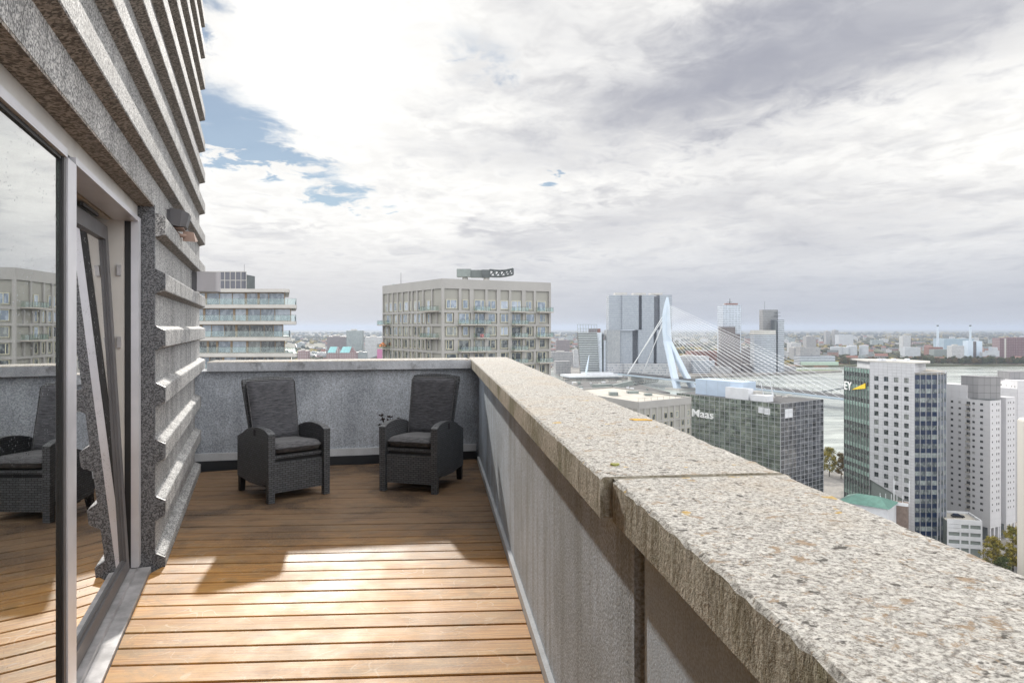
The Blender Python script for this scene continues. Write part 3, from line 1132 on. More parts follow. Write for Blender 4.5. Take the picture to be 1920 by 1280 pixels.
    P.append(('piping', mb, 'fabric_seat', 'back_cushion'))
    return P
def make_armchair(loc, rz, label):
    root = empty('armchair', label, 'armchair', (0, 0, 0), 'wicker armchairs on the deck', 0)
    made = {}
    for name, mb, mat, par in armchair_parts():
        sm = name in ('seat_cushion', 'back_cushion', 'piping')
        o = mb.build(name, M[mat], made.get(par, root) if par else root, smooth=sm, weld=sm)
        made[name] = o
    root.location = (loc[0], loc[1], 0)
    root.rotation_euler = (0, 0, rz)
    return root
M['black'] = plain('black_plastic', (.012, .012, .014), .5, 0, .2)
ch = make_armchair((-2.239, 6.667), R(42.2), 'black wicker armchair with grey cushions standing nearer the granite wall, turned towards the parapet')
def copy_tree(o, parent=None):
    c = o.copy()
    C.objects.link(c)
    if parent is not None:
        c.parent = parent
    for k in list(o.children):
        copy_tree(k, c)
    return c
ch2 = copy_tree(ch)
ch2.location = (-.905, 6.985, 0)
ch2.rotation_euler = (0, 0, R(-15.5))
ch2['label'] = 'black wicker armchair with grey cushions in the parapet corner beside dried flower heads'

def dried_flowers():
    root = empty('dried_flowers', 'dead dark flower heads on thin stems behind the corner armchair', 'plant', (-1.36, 7.62, 0))
    r = random.Random(5)
    mb = MB()
    hb = []
    for px, py in ((715, 778), (717, 786), (731, 781), (729, 787), (740, 787), (748, 785), (713, 796), (733, 790)):
        q = at(px, py, 7.6 + r.uniform(-.06, .06))
        b = (-1.30 + r.uniform(-.06, .06), 7.62 + r.uniform(-.04, .04), .12)
        mid = ((q.x + b[0]) / 2 + r.uniform(-.02, .02), (q.y + b[1]) / 2, q.z * .55)
        mb.tube([b, mid, tuple(q)], .0055, 5)
        h = MB()
        for k in range(16):
            a = r.uniform(0, 6.28)
            l = r.uniform(.014, .032)
            z = r.uniform(-.006, .012)
            e = (q.x + cos(a) * l, q.y + sin(a) * l, q.z + z)
            s_ = (q.x, q.y, q.z - .004)
            h.tube([s_, e], [.004, .006], 4)
        hb.append(h)
    mb.build('stem', M['dry'], root)
    for h in hb:
        h.build('flower_head', M['dry'], root)
    mb = MB()
    mb.tube([(-1.30, 7.62, 0), (-1.30, 7.62, .14)], [.08, .10], 16)
    mb.build('pot', M['black'], root)
dried_flowers()

# ================================================================== GROUND, RIVER
WATER, LAND = -90.0, -86.5
def m_water():
    m, g = material('river_water')
    c = g.coord()
    n = g.noise(g.scale(c, (.05, .22, 1)), 1.0, 5, .6, .3)
    n2 = g.noise(g.scale(c, (.006, .02, 1)), 1.0, 4, .6, .5)
    col = g.mix(g.mr(n2, .4, .62), (.36, .39, .36), (.43, .46, .43))
    col = g.vm('SCALE', col, scale=g.mr(g.noise(g.scale(c, (.02, .10, 1)), 1.0, 6, .7, .6), .35, .65, .6, 1.12))
    g.out(g.pbr(col, g.mr(n2, .35, .65, .12, .30), g.bump(n, .6, 1.2), spec=.55))
    return m
def m_land():
    m, g = material('far_land')
    c = g.coord()
    n = g.noise(g.scale(c, (.0016, .0011, 1)), 1.0, 6, .62)
    n2 = g.noise(g.scale(c, (.012, .012, 1)), 1.0, 4, .65)
    v = g.vor(c, .022, out=1)
    col = g.mix(g.mr(n, .4, .62), (.075, .085, .045), (.13, .115, .07))
    col = g.mix(g.mr(n2, .5, .66), col, (.13, .125, .11))
    col = g.mix(g.m('MULTIPLY', g.m('GREATER_THAN', g.sep(v)[0], .95), .6), col, (.40, .38, .36))
    col = g.mix(g.m('MULTIPLY', g.m('LESS_THAN', g.sep(v)[1], .12), .6), col, (.26, .13, .09))
    g.out(g.pbr(col, .9, spec=.2))
    return m
def m_quay():
    m, g = material('city_paving')
    c = g.coord()
    n = g.noise(c, .05, 5, .65)
    n2 = g.noise(c, .6, 3, .6)
    col = g.mix(g.mr(n, .4, .62), (.16, .155, .15), (.27, .255, .235))
    col = g.vm('SCALE', col, scale=g.mr(n2, .3, .7, .85, 1.15))
    g.out(g.pbr(col, .9, spec=.2))
    return m
M['water'] = m_water()
M['land'] = m_land()
M['quay'] = m_quay()
M['asphalt'] = plain('asphalt', (.055, .055, .058), .9, 0, .2, .4)
M['grass'] = plain('grass_lawn', (.10, .15, .045), .95, 0, .3, .2)
mb = MB()
mb.prism([(-24000, -500), (24000, -500), (24000, 24000), (-24000, 24000)], WATER - 2, WATER)
kind(mb.build('river_water', M['water']), 'structure')
mb = MB()
mb.prism([(-23000, -400), (900, -400), (900, 500), (470, 592), (195, 416), (150, 560), (60, 800), (-200, 900), (-23000, 900)], WATER - 1.5, LAND)
kind(mb.build('near_bank_ground', M['quay']), 'structure')
mb = MB()
mb.prism([(90, 1160), (193, 1192), (403, 1250), (673, 1392), (668, 1424), (520, 1424), (300, 1490), (90, 1700)], WATER - 1.5, LAND)
kind(mb.build('pier_ground', M['quay']), 'structure')
mb = MB()
mb.prism([(-23000, 1545), (110, 1545), (330, 1590), (640, 1560), (900, 1605), (1500, 1600), (5000, 1500), (23000, 1200), (23000, 23500), (-23000, 23500)], WATER - 1.5, LAND - .3)
kind(mb.build('far_bank_ground', M['land']), 'structure')
mb = MB()
mb.prism([(520, 1378), (672, 1400), (664, 1418), (540, 1416)], LAND - .1, LAND + .2)
kind(mb.build('pier_lawn', M['grass']), 'structure')
mb = MB()
mb.prism([(186, 225), (330, 310), (324, 318), (180, 233)], LAND - .1, LAND + .02)
kind(mb.build('street', M['asphalt']), 'structure')

# ================================================================== TREES AND WOODS
M['leaf_green'] = m_leaf('leaves_dull_green', (.030, .045, .018), (.065, .075, .026), (.10, .085, .025))
M['leaf_yellow'] = m_leaf('leaves_autumn_yellow', (.17, .15, .03), (.30, .24, .05), (.10, .11, .03))
M['leaf_brown'] = m_leaf('leaves_autumn_brown', (.10, .075, .03), (.17, .11, .04), (.07, .075, .025))
M['bark'] = plain('bark', (.05, .042, .035), .95, 0, .3, 3)
def tree_meshes(h, w, n, leaf, seed, shape=1.0):
    r = random.Random(seed)
    t = MB()
    t.tube([(0, 0, -.2), (.1, 0, h * .25), (0, .1, h * .55), (.1, 0, h * .85)], [h * .018, h * .014, h * .009, h * .003], 7)
    for k in range(6):
        a = r.uniform(0, 6.28)
        z = h * r.uniform(.28, .6)
        e = (cos(a) * w * .33, sin(a) * w * .33, z + h * .18)
        t.tube([(0, 0, z), (e[0] * .5, e[1] * .5, z + h * .06), e], [h * .007, h * .005, h * .002], 5)
    c = MB()
    cl = []
    for k in range(70):
        a = r.uniform(0, 6.28)
        zz = r.uniform(.22, .97)
        rad = w * .5 * max(.12, (1 - abs(zz - .5) ** 1.6 * 2.2 * shape)) * r.uniform(.25, 1)
        cl.append((cos(a) * rad, sin(a) * rad, zz * h, w * r.uniform(.09, .19)))
    for i in range(n):
        q = cl[r.randrange(len(cl))]
        v = Vector((r.gauss(0, 1), r.gauss(0, 1), r.gauss(0, 1))).normalized() * q[3] * r.uniform(.45, 1.05)
        p = Vector(q[:3]) + Vector((v.x, v.y, v.z * .9))
        nn = (v.normalized() + Vector((r.uniform(-.7, .7), r.uniform(-.7, .7), r.uniform(-.2, .9)))).normalized()
        x = nn.orthogonal().normalized()
        y = nn.cross(x)
        a = r.uniform(0, 6.28)
        x, y = x * cos(a) + y * sin(a), y * cos(a) - x * sin(a)
        l = leaf * r.uniform(.6, 1.3)
        c.quad([p - x * l - y * l * .5, p + x * l * .2 - y * l * .7, p + x * l + y * l * .4, p - x * l * .3 + y * l * .7])
    return t, c
TREES = {}
def tree(key, h, w, n, leaf, seed, mat, loc, label, group=None, sc=1.0, rz=0.0):
    if key not in TREES:
        t, c = tree_meshes(h, w, n, leaf, seed)
        root = empty('tree', label, 'tree', (0, 0, 0), group)
        t.build('trunk', M['bark'], root)
        c.build('crown', M[mat], root)
        TREES[key] = root
        o = root
    else:
        o = copy_tree(TREES[key])
        o['label'] = label
    o.location = loc
    o.rotation_euler = (0, 0, rz)
    o.scale = (sc, sc, sc)
    return o
r = random.Random(21)
tl = 'leafy tree standing in the row along the far riverbank'
for i in range(64):
    px = 1690 + i * 3.75 + r.uniform(-1.2, 1.2)
    Y = 1612 + r.uniform(0, 14) + (i % 3) * 6
    k = r.random()
    key = ('bank_a', 'bank_b', 'bank_c')[i % 3] if k < .85 else 'bank_d'
    tree(key, 18, 14, 420, 1.15, 31 + len(TREES), 'leaf_green' if key != 'bank_d' else 'leaf_brown', (X_at(px, Y), Y, LAND), tl, 'trees in the row along the far riverbank', r.uniform(.75, 1.1), r.uniform(0, 6))
for i in range(22):
    px = 1578 + i * 5 + r.uniform(-2, 2)
    Y = 1620 + r.uniform(0, 40)
    tree('park_a' if i % 3 else 'park_b', 15, 14, 420, 1.15, 77 + i % 3, 'leaf_green' if i % 3 else 'leaf_brown', (X_at(px, Y), Y, LAND), 'green tree in the park beside the white riverside block', 'trees in the riverside park', r.uniform(.7, 1.1), r.uniform(0, 6))
tree('quay_yellow', 17, 11, 4500, .3, 5, 'leaf_yellow', (X_at(1549, 408), 404, LAND), 'yellow autumn tree on the quay left of the dark stub tower glass side')
TREES['quay_yellow']['label'] = 'bright yellow autumn tree on the quay between mirrored glass block and yellow wedge tower'
tree('quay_brown', 15, 8, 3800, .28, 6, 'leaf_brown', (X_at(1574, 400), 398, LAND), 'brownish tree close against the left side of the yellow wedge tower')
tree('street_a', 13, 7, 4000, .24, 8, 'leaf_yellow', (X_at(1862, 246), 246, LAND), 'small yellow green street tree at the foot of the white apartment tower arcade')
tree('street_b', 17, 8, 5000, .24, 9, 'leaf_yellow', (X_at(1899, 244), 244, LAND), 'tall yellow green street tree against the cream tower at the frame edge')
tree('street_c', 9, 7, 3500, .22, 10, 'leaf_green', (X_at(1880, 236), 236, LAND), 'low dark green tree between two yellow green street trees')

def far_woods():
    rs = np.random.RandomState(3)
    phi = (1 + 5 ** .5) / 2
    iv = np.array([(-1, phi, 0), (1, phi, 0), (-1, -phi, 0), (1, -phi, 0), (0, -1, phi), (0, 1, phi), (0, -1, -phi), (0, 1, -phi), (phi, 0, -1), (phi, 0, 1), (-phi, 0, -1), (-phi, 0, 1)], float)
    iv /= np.linalg.norm(iv[0])
    fa = np.array([(0, 11, 5), (0, 5, 1), (0, 1, 7), (0, 7, 10), (0, 10, 11), (1, 5, 9), (5, 11, 4), (11, 10, 2), (10, 7, 6), (7, 1, 8), (3, 9, 4), (3, 4, 2), (3, 2, 6), (3, 6, 8), (3, 8, 9), (4, 9, 5), (2, 4, 11), (6, 2, 10), (8, 6, 7), (9, 8, 1)])
    N = 15000
    u = rs.rand(N)
    Y = 1650 * (11000 / 1650) ** (u ** 1.15)
    X = (rs.rand(N) * 1.55 - .62) * Y * .95
    # clumped: keep where a coarse pattern is high
    kx = np.sin(X / 310 + np.sin(Y / 420) * 2) + np.sin(Y / 260 + X / 700) + rs.randn(N) * .7
    keep = kx > -.1
    X, Y = X[keep], Y[keep]
    n = len(X)
    sz = (4.5 + 5 * rs.rand(n)) * np.clip((Y / 2200) ** .55, .8, 2.6)
    V = iv[None] * (1 + .35 * rs.randn(n, 12, 1)) * sz[:, None, None]
    V[:, :, 0] *= 1.2
    V[:, :, 1] *= 1.2
    V[:, :, 2] *= .62
    V[:, :, 0] += X[:, None]
    V[:, :, 1] += Y[:, None]
    V[:, :, 2] += LAND + sz[:, None] * .45
    Fc = (fa[None] + (np.arange(n) * 12)[:, None, None]).reshape(-1, 3)
    me = bpy.data.meshes.new('far_woods')
    me.from_pydata(V.reshape(-1, 3).tolist(), [], Fc.tolist())
    m, g = material('woods_foliage')
    gi = g.node('ShaderNodeNewGeometry')
    rr = gi.outputs['Random Per Island']
    n_ = g.noise(g.scale(g.coord(), (.0022, .0016, .002)), 1.0, 4, .6)
    col = g.mix(rr, (.035, .042, .022), (.085, .078, .035))
    col = g.mix(g.m('MULTIPLY', g.m('GREATER_THAN', g.m('ADD', rr, g.mr(n_, .4, .62, -.35, .35)), .78), .85), col, (.24, .185, .045))
    g.out(g.pbr(col, .9, spec=.15))
    me.materials.append(m)
    o = bpy.data.objects.new('far_woods', me)
    C.objects.link(o)
    kind(o, 'stuff')
    tag(o, 'hazy autumn woods and gardens stretching to the horizon', 'woods')
far_woods()

# ================================================================== CITY
M['win'] = m_window('tower_window', (.025, .032, .035), (.28, .30, .29), .22)
M['win_sky'] = m_window('tower_window_pale', (.16, .20, .25), (.40, .45, .52), .35, .05, .9)
M['win_small'] = m_window('flat_window', (.035, .037, .04), (.34, .34, .34), .15)
M['glass_rail'] = m_glass('balcony_glass', (.88, .94, .92), .22)
M['beige'] = plain('beige_metal_cladding', (.335, .33, .32), .5, .1, .06, .2)
M['beige_in'] = plain('beige_infill_panel', (.30, .298, .272), .55, .1, .06, .2)
M['beige_frame'] = plain('pale_window_frame', (.58, .56, .42), .5, 0, .05, .5)
M['bronze'] = plain('bronze_frame', (.27, .20, .13), .45, .3, .1, .5)
M['slab'] = plain('pale_balcony_slab', (.44, .43, .41), .6, 0, .06, .3)
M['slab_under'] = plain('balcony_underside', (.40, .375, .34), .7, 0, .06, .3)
M['solar'] = m_grid('solar_cells', (.50, .51, .53), (.055, .058, .075), 100, 100, 1, 1)

def px_x(px, Y):
    return (px - 960) / F * Y

def balcony_tower():
    Y = 137.0
    x0 = X_at(290, Y)
    def X(px):
        return X_at(px, Y)
    root = empty('apartment_tower', 'apartment tower with pale wraparound balcony slabs and glass railings beside the granite wall', 'building', (X(440), Y + 8, LAND))
    slabs = [(543, 541.5, 547.5, 'roof'), (556.5, 571, 577.5, 'f'), (556, 602, 608, 'f'), (545, 632, 638.5, 'f'), (557, 662, 669, 'f'), (550, 693, 700, 'f'), (556, 724, 731, 'f')]
    glass = [534, 545.5, 531, 534, 545, 533]
    dep = 24
    body = MB()
    body.prism([(x0, Y + 5.5), (X_at(515, Y + 5.5), Y + 5.5), (X_at(520, Y + dep - 3), Y + dep - 3), (x0 + 4, Y + dep - 3)], LAND, Z_at(545, Y))
    body.build('core_wall', M['room'], root)
    for i, (pr, pt, pb, k) in enumerate(slabs):
        mb = MB()
        xr, z1, z0 = X(pr), Z_at(pt, Y), Z_at(pb, Y)
        c = 1.1
        xq = X_at(pr - 2, Y + dep)
        poly = [(x0, Y), (xr - c, Y), (xr - .3, Y + .45), (X_at(pr, Y + 1.6), Y + 1.6), (xq, Y + dep), (x0 + 6, Y + dep)]
        mb.prism(poly, z0, z1)
        mb.build('roof_slab' if k == 'roof' else 'balcony_slab', M['slab'], root)
    for i in range(6):
        zt = Z_at(slabs[i][2], Y) - .01
        zb = Z_at(slabs[i + 1][1], Y) + .01
        yg = Y + 1.9
        xr = X_at(glass[i], yg)
        rr = random.Random(40 + i)
        # posts between panes, each pane a part
        fr = FR((x0, yg), (xr, yg))
        edges = []
        u = fr.L
        while u > 0:
            edges.append(u)
            u -= rr.choice((1.9, 2.6, 2.9, 3.2))
        posts = MB()
        fr.box(posts, 0, fr.L, zb, zb + .10, -.12, .05)
        fr.box(posts, 0, fr.L, zt - .14, zt, -.12, .05)
        for q, u in enumerate(edges):
            wp = .45 if rr.random() < .3 and q else .12
            fr.box(posts, u - wp, u, zb + .1, zt - .14, -.12, .06)
            if q + 1 < len(edges):
                mb = MB()
                fr.box(mb, edges[q + 1] + .001, u - wp - .001, zb + .1, zt - .14, -.07, -.02)
                mb.build('window', M['win_sky'] if i < 2 or rr.random() < .3 else M['win'], root)
        fs = FR((xr, yg + .01), (X_at(glass[i] - 3, Y + dep - 2), Y + dep - 2))
        fs.box(posts, 0, .15, zb, zt, -.1, .04)
        mb = MB()
        fs.box(mb, .16, fs.L, zb, zt, -.1, -.02)
        mb.build('window', M['win_sky'], root)
        posts.build('window_frames', M['bronze'], root)
        # railing
        xs = X(slabs[i + 1][0])
        z0 = Z_at(slabs[i + 1][1], Y)
        c = 1.0
        pts = [(x0, Y + .10), (xs - c, Y + .10), (xs - .3, Y + .5), (X_at(slabs[i + 1][0] - .6, Y + 1.7), Y + 1.7), (X_at(slabs[i + 1][0] - 3, Y + dep - .3), Y + dep - .3)]
        mb = MB()
        for a, b in zip(pts, pts[1:]):
            f = FR(a, b)
            f.box(mb, 0.005, f.L - .005, z0 + .02, z0 + 1.22, -.02, 0)
        rg = mb.build('railing_glass', M['glass_rail'], root)
        mb = MB()
        for a, b in zip(pts, pts[1:]):
            f = FR(a, b)
            f.box(mb, 0, f.L, z0 + 1.22, z0 + 1.26, -.04, .02)
            k = 1.4
            while k < f.L:
                f.box(mb, k, k + .05, z0, z0 + 1.22, -.06, -.022)
                k += 1.4
        mb.build('handrail', M['rail'], rg)
    # rooftop screen of solar panels
    ys = Y + 3.5
    fs = FR((X_at(330, ys), ys), (X_at(462, ys), ys))
    za, zb = Z_at(541, Y) + .05, Z_at(508.5, ys)
    mb = MB()
    w = fs.L / 13
    for j in range(14):
        fs.box(mb, max(0, j * w - .06), min(fs.L, j * w + .06), za, zb, -.1, .03)
    for z in (za + .1, (za + zb) / 2, zb - .07):
        fs.box(mb, 0.07, fs.L - .07, z - .06, z + .06, -.09, .02)
    sc = mb.build('roof_screen', M['slab'], root)
    mb = MB()
    for j in range(13):
        for a, b in ((za + .17, (za + zb) / 2 - .07), ((za + zb) / 2 + .07, zb - .14)):
            fs.box(mb, j * w + .07, (j + 1) * w - .07, a, b, -.06, -.03)
    mb.build('solar_panels', M['solar'], sc)
    mb = MB()
    mb.box(X_at(330, ys + 4), X_at(458, ys + 4), ys + .5, ys + 10, za, zb - .3)
    mb.build('plant_room', M['steel_d'], root)
    mb = MB()
    q = at(458, 540, ys)
    mb.tube([(q.x, ys, za), (q.x, ys, zb + 1.4)], .035, 5)
    mb.build('antenna', M['rail'], root)
balcony_tower()

def beige_tower():
    Yc = 150.0
    P0 = (X_at(829, Yc), Yc)
    Yr = Yc * (HOR - 522) / (HOR - 530)
    Yl = Yc * (HOR - 522) / (HOR - 536)
    PR = (X_at(1033, Yr), Yr)
    PL = (X_at(717, Yl), Yl)
    back = (PR[0] + PL[0] - P0[0], PR[1] + PL[1] - P0[1])
    root = empty('apartment_block', 'beige metal clad apartment block with small balconies and a crane on its roof', 'building', (P0[0], P0[1] + 12, LAND))
    ZT = Z_at(522, Yc)
    fr, fl = FR(P0, PR), FR(PL, P0)
    mb = MB()
    ins = .34
    def inset(P, a, b):
        return (P[0] + a, P[1] + b)
    ctr = Vector(((PR[0] + PL[0]) / 2, (PR[1] + PL[1]) / 2))
    poly = []
    for P in (P0, PR, back, PL):
        v = ctr - Vector(P)
        v.normalize()
        poly.append((P[0] + v.x * .5, P[1] + v.y * .5))
    mb.prism(poly, LAND, ZT - .9)
    mb.build('infill_wall', M['beige_in'], root)
    H = 3.0
    b0 = 5.35                               # top of the first band under the attic windows
    bands = [(b0 - H * k - .5, b0 - H * k) for k in range(9)]
    zlow = bands[-1][0]
    wall = MB()
    for f in (fr, fl):
        f.box(wall, 0, f.L, ZT - 2.15, ZT, -.45, 0)
        for a, b in bands:
            f.box(wall, 0, f.L, a, b, -.40, 0)
        f.box(wall, 0, f.L, LAND, zlow - .001, -.40, 0)
    piers = wall
    wins, balc = [], []
    # right facade: window columns in the photograph's pixels, two alternating rhythms
    def zx(v):
        return 690 + v / 5.19
    A = [(765, 870), (925, 980), (1040, 1140), (1170, 1250), (1295, 1370), (1400, 1495), (1540, 1600), (1650, 1735)]
    B = [(765, 830), (885, 990), (1040, 1140), (1170, 1245), (1295, 1370), (1400, 1495), (1540, 1628), (1672, 1730)]
    BA_ = {0: [(1030, 1165), (1395, 1535), (1637, 1772)], 1: [(877, 1036), (1040, 1172), (1400, 1533)], 2: [(1030, 1160), (1400, 1530), (1640, 1772)], 3: [(880, 1036), (1040, 1170), (1395, 1530)], 4: [(1400, 1530), (1640, 1772)], 5: [(877, 1036), (1400, 1533)]}
    for k in range(6):
        cols = A if k % 2 == 0 else B
        zb = b0 - H * k
        hi = (ZT - 2.15) if k == 0 else bands[k - 1][0]
        for ci, (a, b) in enumerate(cols):
            ua, ub = fr.u(zx(a)), fr.u(zx(b))
            door = any(q[0] - 15 < a and b < q[1] + 15 for q in BA_.get(k, []))
            z0 = zb + (.06 if door else .42)
            z1 = zb + 2.42
            wins.append((fr, ua, ub, z0, z1, (k * 7 + ci) % 3, k))
        # piers stand between the bays, running the full storey
        edges = [0] + [(fr.u(zx(cols[i][1])) + fr.u(zx(cols[i + 1][0]))) / 2 for i in range(len(cols) - 1)] + [fr.L]
        for i, e in enumerate(edges):
            w = .55 if i in (0, len(edges) - 1) else (.33 if (i + k) % 2 else .5)
            lo, hi_ = max(0, e - w), min(fr.L, e + w)
            fr.box(piers, lo, hi_, zb + .001, hi - .001, -.38, -.03 if 0 < i < len(edges) - 1 else 0)
        for a, b in BA_.get(k, []):
            balc.append((fr, fr.u(zx(a)), fr.u(zx(b)), zb, k))
    la = [(160, 185), (200, 225), (245, 278), (290, 318), (345, 380), (400, 410), (440, 470), (478, 500), (565, 595), (640, 680)]
    lb = [(170, 215), (255, 275), (300, 318), (333, 375), (400, 412), (438, 468), (478, 502), (525, 540), (570, 592), (615, 645), (678, 692)]
    LBA = {0: [(556, 690)], 1: [(120, 212)], 2: [(560, 690)], 3: [(120, 212)]}
    for k in range(6):
        cols = la if k % 2 == 0 else lb
        zb = b0 - H * k
        hi = (ZT - 2.15) if k == 0 else bands[k - 1][0]
        for ci, (a, b) in enumerate(cols[:9]):
            ua, ub = fl.u(zx(a)), fl.u(zx(b))
            ua = max(ua, .3)
            wins.append((fl, ua, ub, zb + .25, zb + 2.42, (k * 5 + ci) % 3, k))
        edges = [0] + [(fl.u(zx(cols[i][1])) + fl.u(zx(cols[i + 1][0]))) / 2 for i in range(len(cols) - 1)] + [fl.L]
        for i, e in enumerate(edges):
            w = .45 if i in (0, len(edges) - 1) else .28
            fl.box(piers, max(0, e - w), min(fl.L, e + w), zb + .001, hi - .001, -.38, -.03 if 0 < i < len(edges) - 1 else 0)
        for a, b in LBA.get(k, []):
            balc.append((fl, max(.05, fl.u(zx(a))), fl.u(zx(b)), zb, k))
    wall.build('wall', M['beige'], root)
    # keep each window a part with its pane
    wins = [w for w in wins if w[6] < 6][:100]
    for f, a, b, z0, z1, t, k in wins:
        mb = MB()
        f.frame(mb, a, b, z0, z1, -.30, -.20, .10)
        if b - a > 1.6 and t != 1:
            m_ = a + (b - a) * (.64 if t else .38)
            f.box(mb, m_ - .05, m_ + .05, z0 + .1, z1 - .1, -.30, -.20)
        w = mb.build('window', M['beige_frame'], root)
        mb = MB()
        f.box(mb, a + .1, b - .1, z0 + .1, z1 - .1, -.31, -.25)
        mb.build('pane', M['win_sky'] if (k < 2 or t == 0 and k < 3) else M['win'], w)
    for f, a, b, z, k in balc:
        mb = MB()
        f.box(mb, a, b, z - .32, z - .08, .002, 1.55)
        bo = mb.build('balcony', M['slab_under'], root)
        mb = MB()
        for q in ((a + .02, a + .06, .03, 1.52), (b - .06, b - .02, .03, 1.52), (a + .07, b - .07, 1.46, 1.50)):
            f.box(mb, q[0], q[1], z + .95, z + 1.0, q[2], q[3])
        n = max(3, int((b - a) / .9))
        for i in range(n + 1):
            u = a + .04 + (b - a - .08) * i / n
            f.box(mb, u - .02, u + .02, z - .079, z + .949, 1.46, 1.50)
        mb.build('railing', M['rail'], bo)
        mb = MB()
        f.box(mb, a + .07, b - .07, z - .05, z + .9, 1.425, 1.445)
        f.box(mb, a + .03, a + .05, z - .05, z + .9, .05, 1.42)
        f.box(mb, b - .05, b - .03, z - .05, z + .9, .05, 1.42)
        mb.build('railing_glass', M['glass_rail'], bo)
    mb = MB()
    q = at(747, 528, 175)
    mb.box(q.x - 2.2, q.x + 2.4, 178, 182, ZT - .9, ZT + .55)
    mb.build('roof_hatch', M['glass_rail'], root)
    mb = MB()
    mb.tube([(q.x, 179, ZT - .8), (q.x, 179, Z_at(511, 179))], [.09, .04], 6)
    mb.build('antenna', M['rail'], root)
    # things on two balconies
    q = fr.pt(fr.u(zx(1095)), b0 - 2 * H - .07, .75)
    mb = MB()
    mb.tube([(q[0], q[1], q[2]), (q[0], q[1], q[2] + .35), (q[0], q[1], q[2] + .8)], [.35, .5, .42], 8)
    tag(mb.build('balcony_chair', M['red'], loc=q), 'red seat on a balcony of the beige apartment block', 'chair')
    q = fl.pt(max(.9, fl.u(zx(170))), b0 - 3 * H - .07, .75)
    mb = MB()
    mb.tube([(q[0], q[1], q[2]), (q[0], q[1], q[2] + 1.5)], .05, 6)
    mb.tube([(q[0], q[1], q[2] + .4), (q[0], q[1], q[2] + .9), (q[0], q[1], q[2] + 1.5)], [1.0, .8, .06], 10)
    tag(mb.build('parasol', M['orange'], loc=q), 'folded orange parasol on the left corner balcony of the beige block', 'parasol')
    # facade crane
    c = empty('roof_crane', 'grey facade maintenance crane with lattice boom lying on the beige block roof', 'crane', (X_at(905, 160), 160, ZT - .9))
    Yb = 160
    def bx(a, b, zt, zb, dy0, dy1, nm, mat, par=c):
        mb = MB()
        mb.box(X_at(a, Yb), X_at(b, Yb), Yb + dy0, Yb + dy1, Z_at(zb, Yb), Z_at(zt, Yb))
        return mb.build(nm, M[mat], par)
    bx(857, 883, 504.8, 519.5, -1.2, 1.4, 'counterweight', 'steel_g')
    bx(883.2, 903, 506.5, 520.5, -.9, 1.0, 'machine_house', 'steel_g')
    mb = MB()
    for i in range(9):
        x = X_at(884 + i * 2.2, Yb)
        mb.box(x - .05, x + .05, Yb - .96, Yb - .902, Z_at(520, Yb), Z_at(507, Yb))
    mb.build('louvre', M['steel_d'], c)
    bx(903.2, 918, 506, 521, -.8, .8, 'boom_root', 'steel_d')
    mb = MB()
    def bp(px, py, dy):
        q = at(px, py, Yb)
        return (q.x, Yb + dy, q.z)
    tops = [(918, 506), (928, 507), (938, 507.5), (948, 507), (955, 505.5), (962, 504)]
    bots = [(918, 518), (928, 518.5), (938, 518.5), (948, 517.5), (955, 516), (962, 514.5)]
    for dy in (-.7, .7):
        mb.tube([bp(*q, dy) for q in tops], .2, 6)
        mb.tube([bp(*q, dy) for q in bots], .2, 6)
        for i in range(len(tops)):
            mb.tube([bp(*tops[i], dy), bp(*bots[i], dy)], .2, 5)
            if i + 1 < len(tops):
                mb.tube([bp(*bots[i], dy), bp(*tops[i + 1], dy)], .09, 5)
                m1 = ((tops[i][0] + tops[i + 1][0]) / 2, (tops[i][1] + tops[i + 1][1]) / 2)
                mb.tube([bp(*m1, dy), bp(*bots[i + 1], dy)], .09, 5)
    for a, b in zip(tops, bots):
        mb.tube([bp(*a, -.7), bp(*a, .7)], .09, 5)
        mb.tube([bp(*b, -.7), bp(*b, .7)], .09, 5)
    mb.build('lattice_boom', M['steel_d'], c)
    mb = MB()
    for a in (872, 912):
        mb.tube([(X_at(a, Yb), Yb, ZT - .9), (X_at(a, Yb), Yb, Z_at(519, Yb))], [.9, .6], 8)
    mb.build('pedestal', M['slab'], c)
M['red'] = plain('red_plastic', (.55, .05, .04), .5)
M['orange'] = plain('orange_cloth', (.60, .20, .06), .8)
beige_tower()

